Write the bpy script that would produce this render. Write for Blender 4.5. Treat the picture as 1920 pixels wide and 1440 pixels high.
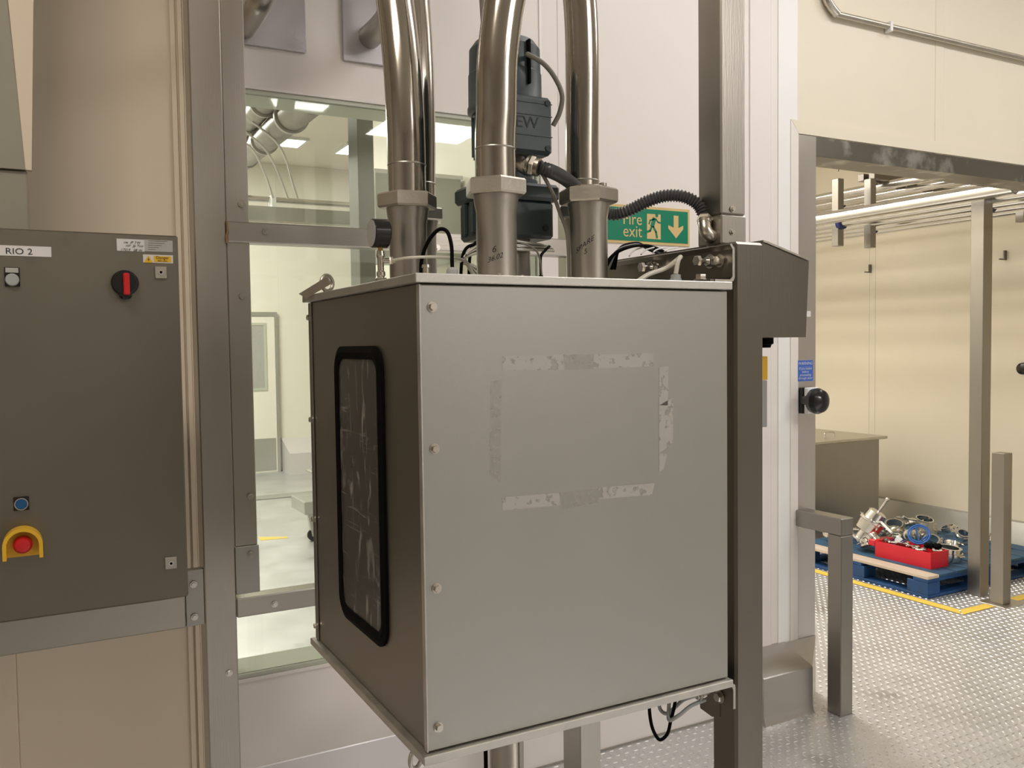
import bpy, bmesh, math, random
from mathutils import Vector, Matrix
random.seed(7)
PI = math.pi
sc = bpy.context.scene
for o in list(bpy.data.objects): bpy.data.objects.remove(o)
COL = sc.collection

# ------------------------------------------------------------------ camera
F = 1643.83; HC = 1.5
_y, _p, _r = [math.radians(a) for a in (28.321, 2.570, 0.758)]
_f = Vector((math.sin(_y)*math.cos(_p), math.cos(_y)*math.cos(_p), -math.sin(_p)))
_a = Vector((math.cos(_y), -math.sin(_y), 0)); _b = _a.cross(_f)
R2 = _a*math.cos(_r)-_b*math.sin(_r); U2 = _a*math.sin(_r)+_b*math.cos(_r)
cd = bpy.data.cameras.new('camera'); cam = bpy.data.objects.new('camera', cd); COL.objects.link(cam)
cam.matrix_world = Matrix(((R2.x, U2.x, -_f.x, 0), (R2.y, U2.y, -_f.y, 0), (R2.z, U2.z, -_f.z, HC), (0, 0, 0, 1)))
cd.sensor_width = 36; cd.lens = F*36/1920; cd.clip_start = 0.02; cd.clip_end = 60
sc.camera = cam
def at(px, py, X=None, Y=None, Z=None):
    """real position of a measured point that lies on a known world plane"""
    d = _f + R2*((px-960)/F) + U2*((720-py)/F)
    t = X/d.x if X is not None else Y/d.y if Y is not None else (Z-HC)/d.z
    return Vector((t*d.x, t*d.y, HC+t*d.z))

# ------------------------------------------------------------------ world, lights, exposure
w = bpy.data.worlds.new('world'); sc.world = w; w.use_nodes = True
w.node_tree.nodes['Background'].inputs[0].default_value = (1, .95, .88, 1)
w.node_tree.nodes['Background'].inputs[1].default_value = 0.05
sc.view_settings.view_transform = 'Standard'; sc.view_settings.look = 'None'
sc.view_settings.gamma = 1; sc.view_settings.use_curve_mapping = False
sc.view_settings.exposure = 0.0
def area(name, loc, sx, sy, power, col=(1, .95, .87), tgt=None):
    l = bpy.data.lights.new(name, 'AREA'); l.shape = 'RECTANGLE'; l.size = sx; l.size_y = sy
    l.energy = power; l.color = col
    o = bpy.data.objects.new(name, l); COL.objects.link(o); o.location = loc
    if tgt: o.rotation_euler = (Vector(tgt)-Vector(loc)).to_track_quat('-Z', 'Y').to_euler()
    return o
area('ceiling_lamp_main', (2.5, 1.35, 3.62), 1.5, .5, 28, (1, .965, .955))
area('ceiling_lamp_main', (4.6, 1.25, 3.62), 1.5, .5, 27, (1, .975, .95))
area('ceiling_lamp_main', (3.45, -2.8, 3.62), 1.0, .7, 88, (1, .97, .94))
area('ceiling_lamp_main', (-.7, 0.3, 3.62), 1.2, .5, 39, (1, .90, .76))
area('fill_lamp_far_room', (-.4, 5.6, 3.65), 1.6, .8, 100, (1, .98, .95))  # both far-room area lamps are added for brightness, besides the glowing ceiling panels
area('fill_lamp_far_room', (0.6, 8.6, 3.65), 1.6, .8, 140, (1, .98, .95))
area('ceiling_lamp_side_room', (3.4, 5.0, 3.25), .8, 2.4, 100, (1, .95, .88))

# ------------------------------------------------------------------ helpers
def thing(name, label, cat, loc=(0, 0, 0), group=None):
    o = bpy.data.objects.new(name, None); COL.objects.link(o); o.location = loc; o.empty_display_size = .05
    o['label'] = label; o['category'] = cat
    if group: o['group'] = group
    return o
def tag(o, label, cat, group=None):
    o['label'] = label; o['category'] = cat
    if group: o['group'] = group
    return o
def obj(name, bm, m, parent=None, label=None, sharp=28):
    bmesh.ops.recalc_face_normals(bm, faces=bm.faces)
    me = bpy.data.meshes.new(name)
    for f in bm.faces: f.smooth = True
    for e in bm.edges:
        if len(e.link_faces) == 2:
            e.smooth = e.calc_face_angle(0) < math.radians(sharp)
    bm.to_mesh(me); bm.free()
    me.materials.append(m)
    o = bpy.data.objects.new(name, me); COL.objects.link(o)
    if parent is not None:
        o.parent = parent
        if parent.type == 'EMPTY': o.matrix_parent_inverse = Matrix.Translation(-Vector(parent.location))
    if label: o['label'] = label
    return o
def struct(name, bm, m, parent=None):
    o = obj(name, bm, m, parent)
    if parent is None: o['kind'] = 'structure'
    return o
def senv(name):
    o = bpy.data.objects.new(name, None); COL.objects.link(o); o['kind'] = 'structure'; o.empty_display_size = .05
    return o
def B(): return bmesh.new()
def box(bm, x0, x1, y0, y1, z0, z1, bev=0):
    vs = [bm.verts.new(c) for c in ((x0,y0,z0),(x1,y0,z0),(x1,y1,z0),(x0,y1,z0),(x0,y0,z1),(x1,y0,z1),(x1,y1,z1),(x0,y1,z1))]
    fs = [bm.faces.new([vs[i] for i in q]) for q in ((0,3,2,1),(4,5,6,7),(0,1,5,4),(1,2,6,5),(2,3,7,6),(3,0,4,7))]
    if bev:
        es = list({e for f in fs for e in f.edges})
        bmesh.ops.bevel(bm, geom=es, offset=bev, segments=1, profile=.5, affect='EDGES')
    return bm
def frame_of(axis):
    a = Vector(axis).normalized()
    t = Vector((0, 0, 1)) if abs(a.z) < .9 else Vector((1, 0, 0))
    x = t.cross(a).normalized(); y = a.cross(x)
    return a, x, y
def lathe(bm, org, axis, prof, n=28, rot=0):
    """prof: list of (height, radius)"""
    a, x, y = frame_of(axis); org = Vector(org); rings = []
    if 6 < n < 14: n = 14
    for h, r in prof:
        rings.append([bm.verts.new(org+a*h+(x*math.cos(rot+2*PI*k/n)+y*math.sin(rot+2*PI*k/n))*max(r, 1e-5)) for k in range(n)])
    for q in range(len(rings)-1):
        for k in range(n):
            bm.faces.new((rings[q][k], rings[q][(k+1)%n], rings[q+1][(k+1)%n], rings[q+1][k]))
    bm.faces.new(rings[0][::-1]); bm.faces.new(rings[-1])
    return bm
def tubewall(bm, org, axis, ro, ri, h, n=32):
    """open ring band"""
    a, x, y = frame_of(axis); org = Vector(org); R = []
    for hh, r in ((0, ro), (h, ro), (h, ri), (0, ri)):
        R.append([bm.verts.new(org+a*hh+(x*math.cos(2*PI*k/n)+y*math.sin(2*PI*k/n))*r) for k in range(n)])
    for q in range(4):
        for k in range(n):
            bm.faces.new((R[q][k], R[q][(k+1)%n], R[(q+1)%4][(k+1)%n], R[(q+1)%4][k]))
    return bm
def cyl(bm, p0, p1, r, n=20, rot=0):
    p0 = Vector(p0); p1 = Vector(p1)
    return lathe(bm, p0, p1-p0, [(0, r), ((p1-p0).length, r)], n, rot)
def hexa(bm, org, axis, h, r, rot=0):
    return lathe(bm, org, axis, [(0, r*.94), (h*.12, r), (h*.88, r), (h, r*.94)], 6, rot)
def spline(pts, sub=10):
    P = [Vector(p) for p in pts]; P = [P[0]*2-P[1]]+P+[P[-1]*2-P[-2]]; out = []
    for i in range(1, len(P)-2):
        a, b, c, d = P[i-1:i+3]
        t1 = max((b-a).length, 1e-6)**.5; t2 = t1+max((c-b).length, 1e-6)**.5; t3 = t2+max((d-c).length, 1e-6)**.5
        for k in range(sub):
            t = t1+(t2-t1)*k/sub
            A1 = a*((t1-t)/t1)+b*(t/t1); A2 = b*((t2-t)/(t2-t1))+c*((t-t1)/(t2-t1)); A3 = c*((t3-t)/(t3-t2))+d*((t-t2)/(t3-t2))
            B1 = A1*((t2-t)/t2)+A2*(t/t2); B2 = A2*((t3-t)/(t3-t1))+A3*((t-t1)/(t3-t1))
            out.append(B1*((t2-t)/(t2-t1))+B2*((t-t1)/(t2-t1)))
    out.append(P[-2]); return out
def sweep(bm, path, r, n=14, rf=None):
    """tube along a list of points, parallel-transported frame"""
    T = [(path[min(i+1, len(path)-1)]-path[max(i-1, 0)]).normalized() for i in range(len(path))]
    _, x, _2 = frame_of(T[0]); rings = []
    for i, p in enumerate(path):
        x = (x-T[i]*x.dot(T[i])).normalized(); y = T[i].cross(x)
        rr = rf(i) if rf else r
        rings.append([bm.verts.new(p+(x*math.cos(2*PI*k/n)+y*math.sin(2*PI*k/n))*rr) for k in range(n)])
    for q in range(len(rings)-1):
        for k in range(n):
            bm.faces.new((rings[q][k], rings[q][(k+1)%n], rings[q+1][(k+1)%n], rings[q+1][k]))
    bm.faces.new(rings[0][::-1]); bm.faces.new(rings[-1])
    return bm
def hose(bm, pts, r, n=14, sub=10): return sweep(bm, spline(pts, sub), r, max(n, 14))
def resample(path, step):
    out = [path[0].copy()]; acc = 0
    for a, b in zip(path, path[1:]):
        L = (b-a).length; s = step-acc
        while s <= L: out.append(a.lerp(b, s/L)); s += step
        acc = L-(s-step)
    return out
def corrugated(bm, pts, r, pitch=.0062):
    path = resample(spline(pts, 20), pitch/4)
    return sweep(bm, path, r, 20, lambda i: r*(1.0, .88, .74, .88)[i % 4])
def prism(bm, pts, off):
    """polygon (list of 3D points) extruded by vector off"""
    off = Vector(off); a = [bm.verts.new(Vector(p)) for p in pts]; b = [bm.verts.new(Vector(p)+off) for p in pts]
    bm.faces.new(a[::-1]); bm.faces.new(b); n = len(pts)
    for i in range(n): bm.faces.new((a[i], a[(i+1)%n], b[(i+1)%n], b[i]))
    return bm
def rrect(w, h, r, n=6):
    out = []
    for cx, cy, a0 in ((w/2-r, h/2-r, 0), (-w/2+r, h/2-r, PI/2), (-w/2+r, -h/2+r, PI), (w/2-r, -h/2+r, 1.5*PI)):
        for k in range(n+1):
            a = a0+PI/2*k/n; out.append((cx+r*math.cos(a), cy+r*math.sin(a)))
    return out
def text(bm, s, size, org, rt, up, nrm, ext=.0004, cx=None, shear=0, xs=1, align='CENTER'):
    """flat lettering; cx=(axis point, radius) wraps it round a vertical cylinder"""
    cu = bpy.data.curves.new('t', 'FONT'); cu.body = s; cu.size = size; cu.align_x = align; cu.align_y = 'CENTER'
    cu.resolution_u = 3; cu.shear = shear
    o = bpy.data.objects.new('t', cu); COL.objects.link(o)
    bpy.context.view_layer.update()
    me = o.evaluated_get(bpy.context.evaluated_depsgraph_get()).to_mesh()
    rt, up, nrm, org = Vector(rt), Vector(up), Vector(nrm), Vector(org)
    t = bmesh.new(); t.from_mesh(me); vm = {}
    for v in t.verts: vm[v.index] = bm.verts.new(org+rt*(v.co.x*xs)+up*v.co.y+nrm*ext)
    if cx:
        c, rad = cx
        for k, v in enumerate(t.verts):
            d = org-Vector((c[0], c[1], org.z)); a0 = math.atan2(d.y, d.x); a = a0+(v.co.x*xs)/rad
            vm[v.index].co = Vector((c[0]+rad*math.cos(a), c[1]+rad*math.sin(a), org.z+v.co.y))
    for f in t.faces: bm.faces.new([vm[v.index] for v in f.verts])
    t.free(); o.to_mesh_clear(); bpy.data.objects.remove(o); bpy.data.curves.remove(cu)
    return bm

# ------------------------------------------------------------------ materials
def mat(name, col, rough=.5, metal=0, var=.06, scale=(6, 6, 6), bump=0, bscale=60, rvar=.08, spec=.5, coat=0, stretch=None, dirt=None):
    m = bpy.data.materials.new(name); m.use_nodes = True; nt = m.node_tree; N = nt.nodes; L = nt.links
    bs = N['Principled BSDF']; bs.inputs['Metallic'].default_value = metal; bs.inputs['Specular IOR Level'].default_value = spec
    bs.inputs['Coat Weight'].default_value = coat
    tc = N.new('ShaderNodeTexCoord'); mp = N.new('ShaderNodeMapping'); mp.inputs['Scale'].default_value = scale
    L.new(tc.outputs['Object'], mp.inputs[0])
    nz = N.new('ShaderNodeTexNoise'); nz.inputs['Scale'].default_value = 1; nz.inputs['Detail'].default_value = 5; L.new(mp.outputs[0], nz.inputs[0])
    cr = N.new('ShaderNodeMapRange'); L.new(nz.outputs[0], cr.inputs[0]); cr.inputs[1].default_value = .25; cr.inputs[2].default_value = .75
    cr.inputs[3].default_value = 1-var; cr.inputs[4].default_value = 1+var
    mx = N.new('ShaderNodeVectorMath'); mx.operation = 'SCALE'; mx.inputs[0].default_value = col; L.new(cr.outputs[0], mx.inputs['Scale'])
    last = mx.outputs[0]
    if dirt:
        dn = N.new('ShaderNodeTexNoise'); dn.inputs['Scale'].default_value = dirt[2]; dn.inputs['Detail'].default_value = 8; L.new(tc.outputs['Object'], dn.inputs[0])
        dr = N.new('ShaderNodeMapRange'); L.new(dn.outputs[0], dr.inputs[0]); dr.inputs[1].default_value = dirt[1]; dr.inputs[2].default_value = dirt[1]+.12
        mm = N.new('ShaderNodeMix'); mm.data_type = 'RGBA'; L.new(dr.outputs[0], mm.inputs[0]); L.new(last, mm.inputs[6]); mm.inputs[7].default_value = (*dirt[0], 1)
        last = mm.outputs[2]
    L.new(last, bs.inputs['Base Color'])
    mr = N.new('ShaderNodeMapRange'); L.new(nz.outputs[0], mr.inputs[0]); mr.inputs[1].default_value = .25; mr.inputs[2].default_value = .75
    mr.inputs[3].default_value = max(.02, rough-rvar); mr.inputs[4].default_value = rough+rvar; L.new(mr.outputs[0], bs.inputs['Roughness'])
    if bump:
        m2 = N.new('ShaderNodeMapping'); L.new(tc.outputs['Object'], m2.inputs[0]); m2.inputs['Scale'].default_value = stretch or (1, 1, 1)
        b2 = N.new('ShaderNodeTexNoise'); b2.inputs['Scale'].default_value = bscale; b2.inputs['Detail'].default_value = 3; L.new(m2.outputs[0], b2.inputs[0])
        bp = N.new('ShaderNodeBump'); bp.inputs['Strength'].default_value = bump; bp.inputs['Distance'].default_value = .002
        L.new(b2.outputs[0], bp.inputs['Height']); L.new(bp.outputs[0], bs.inputs['Normal'])
    return m
ST = (.47, .445, .405)
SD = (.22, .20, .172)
M = {}
M['steel'] = mat('satin_steel', ST, .34, 1, .05, (5, 5, 2), .08, 300, .04, stretch=(1, 1, .06))
M['steelh'] = mat('brushed_steel_bar', ST, .32, 1, .05, (2, 5, 5), .08, 300, .04, stretch=(.06, 1, 1))
M['steeld'] = mat('shaded_steel', SD, .34, 1, .05, (5, 5, 2), .08, 300, .04, stretch=(1, 1, .06))  # same satin steel, darkened in place of the dim surroundings it would reflect
M['steelm'] = mat('mid_steel', (.33, .31, .28), .34, 1, .05, (5, 5, 2), .08, 300, .04, stretch=(1, 1, .06))
M['steelb'] = mat('bright_steel', (.66, .63, .585), .34, 1, .05, (5, 5, 2), .08, 300, .04, stretch=(1, 1, .06))
M['blast'] = mat('blasted_steel', (.425, .42, .392), .42, 1, .035, (3, 3, 1.2), .05, 500, .03)
M['blastd'] = mat('blasted_steel_shaded', (.35, .335, .30), .38, 1, .03, (3, 3, 1.2), .05, 500, .03)  # same blasted steel; dimness of the box's left side put into the colour
M['lidst'] = mat('milled_steel_edge', (.62, .60, .56), .5, 1, .1, (20, 20, 20), .1, 200, .06, dirt=((.85, .85, .82), .68, 60))
M['pipe'] = mat('polished_steel_pipe', (.48, .445, .395), .17, 1, .05, (12, 12, 1.2), .02, 60, .05)
M['fit'] = mat('cast_steel_fitting', (.56, .53, .47), .38, 1, .08, (20, 20, 20), .2, 150, .06)
M['shiny'] = mat('shiny_steel', (.72, .70, .67), .18, 1, .05, (15, 15, 15), 0, 50, .05)
M['dark'] = mat('dark_steel', (.22, .20, .18), .4, 1, .05)
M['cab'] = mat('cabinet_steel', (.225, .208, .17), .45, 1, .04, (3, 3, 1.5), .05, 400, .04, dirt=((.18, .165, .14), .70, 6))
M['wall'] = mat('wall_cream', (.79, .68, .54), .45, 0, .015, (2, 2, 2), .04, 200, .05)
M['wallm'] = mat('wall_pale', (.82, .77, .73), .45, 0, .012, (2, 2, 2), .04, 200, .05)
M['walld'] = mat('wall_yellow_cream', (.80, .735, .60), .5, 0, .015, (2, 2, 2), .08, 350, .05)
M['strip'] = mat('white_cover_strip', (.88, .875, .87), .45, 0, .02, (2, 2, 2))
M['wall2'] = mat('far_room_wall', (.84, .81, .71), .5, 0, .02, (2, 2, 2))
M['ceil'] = mat('ceiling_cream', (.80, .75, .65), .6, 0, .02, (2, 2, 2))
M['reveal'] = mat('window_reveal', (.52, .54, .45), .4, 0, .02)
M['kerbw'] = mat('pale_kerb_sheet', (.72, .69, .70), .35, .3, .03, (3, 3, 3))
M['kick'] = mat('kick_plate', (.45, .45, .42), .4, .6, .04)
M['floor'] = mat('floor_plate', (.68, .68, .69), .42, .75, .08, (4, 4, 4), .15, 80, .06, dirt=((.45, .43, .42), .62, 3))
M['tread'] = mat('tread_lozenge', (.82, .81, .80), .28, .85, .05)
M['floor2'] = mat('far_floor', (.60, .60, .56), .35, .5, .08, (3, 3, 3), .2, 40, .06)
M['black'] = mat('black_rubber', (.004, .004, .004), .7, 0, .1, spec=.08)
M['colm'] = mat('column_grey', (.21, .22, .20), .45, .3, .05)
M['airduct'] = mat('air_duct_grey', (.42, .44, .38), .5, 0, .04)
M['gloss'] = mat('black_plastic', (.01, .01, .011), .18, 0, .05, rvar=.03)
M['grey'] = mat('grey_plastic', (.38, .40, .40), .45, 0, .05)
M['cab_grey'] = mat('grey_cable', (.27, .25, .21), .45, 0, .05)
M['cond'] = mat('conduit_dark', (.085, .088, .093), .3, 0, .05)
M['motor'] = mat('motor_paint', (.050, .072, .076), .42, 0, .06, (10, 10, 10), .1, 150)
M['motord'] = mat('motor_relief', (.022, .03, .032), .5, 0, .06)
M['clear'] = mat('clear_hose', (.62, .60, .52), .2, 0, .05, coat=.4)
M['brass'] = mat('brass', (.55, .36, .12), .3, 1, .05)
M['nick'] = mat('nickel_fitting', (.60, .56, .50), .28, 1, .06, (20, 20, 20))
M['white'] = mat('white_plastic', (.80, .80, .79), .4, 0, .03)
M['paper'] = mat('label_paper', (.72, .70, .69), .5, 0, .03)
M['silver'] = mat('silver_label', (.48, .48, .46), .4, .3, .06, (40, 40, 40))
M['ink'] = mat('ink', (.02, .02, .025), .5, 0, .02)
M['inkg'] = mat('faint_print', (.33, .31, .29), .5, 0, .02)
M['yel'] = mat('yellow_paint', (.85, .50, .03), .4, 0, .08, (10, 10, 10))
M['yline'] = mat('yellow_floor_paint', (.88, .62, .10), .5, 0, .08, (10, 10, 10), dirt=((.5, .42, .2), .68, 30))
M['red'] = mat('red_plastic', (.62, .015, .02), .32, 0, .05)
M['crate'] = mat('crate_red', (.66, .015, .03), .35, 0, .06)
M['blue'] = mat('blue_button', (.01, .09, .24), .3, 0, .05)
M['pblue'] = mat('pallet_blue_paint', (.008, .06, .19), .6, 0, .25, (12, 12, 12), .3, 60)
M['pblue2'] = mat('pallet_blue_worn', (.03, .09, .17), .65, 0, .25, (12, 12, 12), .3, 60)
M['wood'] = mat('bare_wood', (.56, .47, .38), .65, 0, .12, (40, 4, 40), .3, 60)
M['bclip'] = mat('blue_clip', (.02, .12, .42), .35, 0, .05)
M['navy'] = mat('navy_clip', (.01, .02, .12), .35, 0, .05)
M['green'] = mat('sign_green', (.0, .21, .115), .4, 0, .02)
M['gold'] = mat('sign_photoluminescent', (.68, .50, .22), .45, 0, .03)
M['lblue'] = mat('label_blue', (.05, .14, .55), .4, 0, .03)
M['duct'] = mat('lavender_plate', (.50, .48, .50), .22, .35, .03)
M['hood'] = mat('hood_grey', (.33, .31, .25), .5, 0, .03)
def tape_mat():
    m = mat('tape_residue', (.60, .585, .54), .6, .6, .03); nt = m.node_tree; N = nt.nodes; L = nt.links
    bs = N['Principled BSDF']; tc = N.new('ShaderNodeTexCoord'); nz = N.new('ShaderNodeTexNoise'); nz.inputs['Scale'].default_value = 70; nz.inputs['Detail'].default_value = 6
    L.new(tc.outputs['Object'], nz.inputs[0]); r = N.new('ShaderNodeMapRange'); L.new(nz.outputs[0], r.inputs[0])
    r.inputs[1].default_value = .33; r.inputs[2].default_value = .45; r.inputs[3].default_value = .1; r.inputs[4].default_value = .8
    L.new(r.outputs[0], bs.inputs['Alpha']); return m, r
M['tape'], _tr = tape_mat()
M['tapef'], _tr2 = tape_mat(); _tr2.inputs[1].default_value = .5; _tr2.inputs[2].default_value = .62; _tr2.inputs[4].default_value = .4
def scratch_mat():
    m = mat('scratched_pane', (.055, .05, .045), .32, 0, .1, (3, 3, 3)); nt = m.node_tree; N = nt.nodes; L = nt.links; bs = N['Principled BSDF']
    tc = N.new('ShaderNodeTexCoord'); prev = None
    for k, (sca, rot, th) in enumerate((((1, 40, 6), .5, .60), ((1, 6, 60), -.3, .62), ((1, 18, 9), .9, .57))):
        mp = N.new('ShaderNodeMapping'); mp.inputs['Scale'].default_value = sca; mp.inputs['Rotation'].default_value = (rot, 0, 0); L.new(tc.outputs['Object'], mp.inputs[0])
        nz = N.new('ShaderNodeTexNoise'); nz.inputs['Scale'].default_value = 1.4; nz.inputs['Detail'].default_value = 7; nz.inputs['Distortion'].default_value = 1; L.new(mp.outputs[0], nz.inputs[0])
        r = N.new('ShaderNodeMapRange'); L.new(nz.outputs[0], r.inputs[0]); r.inputs[1].default_value = th; r.inputs[2].default_value = th+.1
        if prev is None: prev = r.outputs[0]
        else:
            a = N.new('ShaderNodeMath'); a.operation = 'MAXIMUM'; L.new(prev, a.inputs[0]); L.new(r.outputs[0], a.inputs[1]); prev = a.outputs[0]
    mm = N.new('ShaderNodeMix'); mm.data_type = 'RGBA'; L.new(prev, mm.inputs[0]); mm.inputs[6].default_value = (.055, .05, .045, 1); mm.inputs[7].default_value = (.27, .26, .24, 1)
    L.new(mm.outputs[2], bs.inputs['Base Color']); return m
M['pane'] = scratch_mat()
def glass(name, tint, fac):
    m = bpy.data.materials.new(name); m.use_nodes = True; nt = m.node_tree; N = nt.nodes; L = nt.links; N.clear()
    out = N.new('ShaderNodeOutputMaterial'); t = N.new('ShaderNodeBsdfTransparent'); t.inputs[0].default_value = (*tint, 1)
    g = N.new('ShaderNodeBsdfGlossy'); g.inputs[1].default_value = .02; fr = N.new('ShaderNodeFresnel'); fr.inputs[0].default_value = fac
    mx = N.new('ShaderNodeMixShader'); L.new(fr.outputs[0], mx.inputs[0]); L.new(t.outputs[0], mx.inputs[1]); L.new(g.outputs[0], mx.inputs[2]); L.new(mx.outputs[0], out.inputs[0])
    return m
M['glass'] = glass('window_glass', (.95, .97, .91), 1.45)
M['chose'] = glass('clear_tube_wall', (.80, .80, .74), 1.6)
def emit(name, col, s):
    m = bpy.data.materials.new(name); m.use_nodes = True; b = m.node_tree.nodes['Principled BSDF']
    b.inputs['Base Color'].default_value = (.8, .8, .8, 1); b.inputs['Emission Color'].default_value = (*col, 1); b.inputs['Emission Strength'].default_value = s; return m
M['lamp'] = emit('lamp_diffuser', (1, .97, 1), 6)
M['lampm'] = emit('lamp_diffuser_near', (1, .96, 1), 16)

# ------------------------------------------------------------------ room shell
WY = 2.65; WT = .15; CZ = 3.71
fl = struct('floor', box(B(), -3.2, 7.2, -3.7, 11.6, -.06, 0), M['floor'])
def lozenges(bm, x0, x1, y0, y1, pitch, skip):
    nx = int((x1-x0)/pitch); ny = int((y1-y0)/pitch)
    for i in range(nx):
        for j in range(ny):
            for k in (0, 1):
                cx = x0+(i+.5*k)*pitch+.25*pitch; cy = y0+(j+.5*k)*pitch+.25*pitch
                if skip(cx, cy): continue
                al = k == 0
                L_, W_, H_ = .0125, .0042, .0022
                d = [(-L_, 0), (0, -W_), (L_, 0), (0, W_)]
                if not al: d = [(y, x) for x, y in d][::-1]
                b = [bm.verts.new((cx+u, cy+v, .0002)) for u, v in d]
                t = [bm.verts.new((cx+u*.55, cy+v*.55, H_)) for u, v in d]
                bm.faces.new(t)
                for q in range(4): bm.faces.new((b[q], b[(q+1)%4], t[(q+1)%4], t[q]))
def vis(cx, cy):
    if cy/max(cx, .01) > 1.75 or cx/max(cy, .01) > 2.1: return True
    if WY-.01 < cy < WY+WT+.01 and not 2.9 < cx < 4.9: return True
    if cy > WY and cx < 2.9: return True
    return False
bm = B(); lozenges(bm, 1.2, 5.9, 1.45, 4.6, .040, vis)
tr = obj('tread_pattern', bm, M['tread'], fl); tr['kind'] = 'stuff'
struct('ceiling', box(B(), -3.2, 7.2, -3.7, 11.6, CZ, CZ+.08), M['ceil'])
M['plant'] = mat('plant_grey_wall', (.58, .55, .50), .6, 0, .05)
struct('wall_left', box(B(), -3.3, -3.2, -3.7, 11.7, 0, CZ), M['plant'])
struct('wall_front', box(B(), -3.2, 7.2, -3.8, -3.7, 0, CZ), M['plant'])
struct('wall_far_right', box(B(), 7.2, 7.3, -3.8, 2.65, 0, CZ), M['plant'])

wb = senv('wall_back')
def panel(x0, x1, z0, z1, m, y0=WY, y1=WY+WT, parent=wb, nm='wall_panel'):
    return obj(nm, box(B(), x0, x1, y0, y1, z0, z1, .0025), m, parent)
for x0, x1 in ((-3.2, -2.1), (-2.1, -1.0), (-1.0, -.08), (-.08, .385)): panel(x0, x1, 0, CZ, M['wall'])
panel(.385, .47, 0, CZ, M['wall'])
WX0, WX1, WZ0, WZ1 = .47, 1.549, .515, 2.258
panel(WX0, WX1, 0, WZ0, M['wallm']); panel(WX0, WX1, WZ1, CZ, M['wallm'])
panel(WX1, 1.625, 0, CZ, M['wallm']); panel(1.625, 2.515, 0, CZ, M['wallm']); panel(2.515, 2.629, 0, CZ, M['wallm'], WY-.004)
panel(2.629, 2.778, 0, CZ, M['wallm'])
panel(2.778, 3.645, 2.30, CZ, M['walld']); panel(3.645, 3.705, 2.30, CZ, M['walld'], WY-.002); panel(3.705, 4.95, 2.30, CZ, M['walld'])
panel(4.95, 7.2, 0, CZ, M['walld'])
obj('wall_panel', box(B(), 1.552, 1.560, WY-.002, WY, 0, CZ), M['strip'], wb)
# vertical joint strips
for k, (xx0, xx1, m, y) in enumerate(((.352, .366, 'wall', .006), (.372, .384, 'wall', .009), (1.497, 1.503, 'wallm', .0), (2.668, 2.7765, 'strip', .0035))):
    if y: obj('joint_strip', box(B(), xx0, xx1, WY-y, WY, .0, CZ, .001), M[m], wb)
# base kerb of pale sheet under the window
bb = senv('baseboard_back')
obj('kerb_sheet', prism(B(), [(-3.1, WY, 0), (-3.1, WY-.012, 0), (-3.1, WY-.012, .10), (-3.1, WY-.006, .112), (-3.1, WY-.003, .235), (-3.1, WY, .238)], (4.15, 0, 0)), M['kerbw'], bb)
obj('kerb_sheet', prism(B(), [(1.05, WY, 0), (1.05, WY-.010, 0), (1.05, WY-.010, .112), (1.05, WY, .116)], (1.39, 0, 0)), M['wallm'], bb)
obj('floor_seal', box(B(), -3.1, 2.44, WY-.016, WY-.0105, 0, .006), M['cab_grey'], bb)

# window in the back wall
win = senv('window_1')
win['label'] = 'large internal window between the white room and the bright room behind'
f = B(); t = .012
for a in ((WX0, WX1, WZ1-t, WZ1), (WX0, WX1, WZ0, WZ0+t), (WX0, WX0+t, WZ0+t, WZ1-t), (WX1-t, WX1, WZ0+t, WZ1-t)): box(f, a[0], a[1], WY+.001, WY+WT-.001, a[2], a[3])
obj('window_reveal', f, M['reveal'], win)
f = B(); t = .011
for a in ((WX0-t, WX1+t, WZ1, WZ1+t), (WX0-t, WX1+t, WZ0-t, WZ0), (WX0-t, WX0, WZ0, WZ1), (WX1, WX1+t, WZ0, WZ1)): box(f, a[0], a[1], WY-.004, WY-.0002, a[2], a[3], .001)
obj('window_frame', f, M['wallm'], win)
obj('glass_pane', box(B(), WX0+.012, WX1-.012, WY+.012, WY+.018, WZ0+.012, WZ1-.012), M['glass'], win)

# doorway in the back wall
dr = senv('door_1')
JY = WY-.006
scuff = mat('scuffed_lintel', (.24, .225, .20), .36, 1, .06, (2, 5, 5), .1, 200, .05, dirt=((.55, .54, .51), .55, 7))
obj('jamb_cladding', box(B(), 2.778, 2.881, JY, WY+WT+.006, .0, 2.350, .002), M['steelb'], dr)
obj('lintel_cladding', box(B(), 2.8815, 4.95, JY, WY+WT+.006, 2.268, 2.348, .002), scuff, dr)
obj('door_trim', prism(B(), [(2.735, WY-.001, .2), (2.7775, WY-.001, .2), (2.7775, WY-.001, 2.352), (2.735, WY-.001, 2.405)], (0, -.006, 0)), M['wallm'], dr)
obj('door_trim', prism(B(), [(2.7365, WY-.001, 2.405), (2.7790, WY-.001, 2.352), (4.95, WY-.001, 2.352), (4.95, WY-.001, 2.405)], (0, -.006, 0)), M['walld'], dr)
# stainless kerb beside the doorway
def kerb_profile(x): return [(x, WY, 0), (x, 2.484, 0), (x, 2.488, .012), (x, 2.495, .035), (x, 2.495, .185), (x, 2.500, .19), (x, WY-.001, .246)]
kb = prism(B(), kerb_profile(2.44), (.265, 0, 0))
struct('baseboard_door', kb, M['steelh'])
tb = B(); yb = WY-.008
q = [tb.verts.new(v) for v in ((2.7055, yb, 0), (2.7055, 2.497, 0), (2.881, yb, 0), (2.7055, yb, .243), (2.7055, 2.497, .188), (2.881, yb, .243))]
for f_ in ((0, 1, 2), (3, 5, 4), (0, 3, 4, 1), (1, 4, 5, 2), (2, 5, 3, 0)): tb.faces.new([q[k] for k in f_])
struct('trim_1', tb, M['steelh'])

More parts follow.
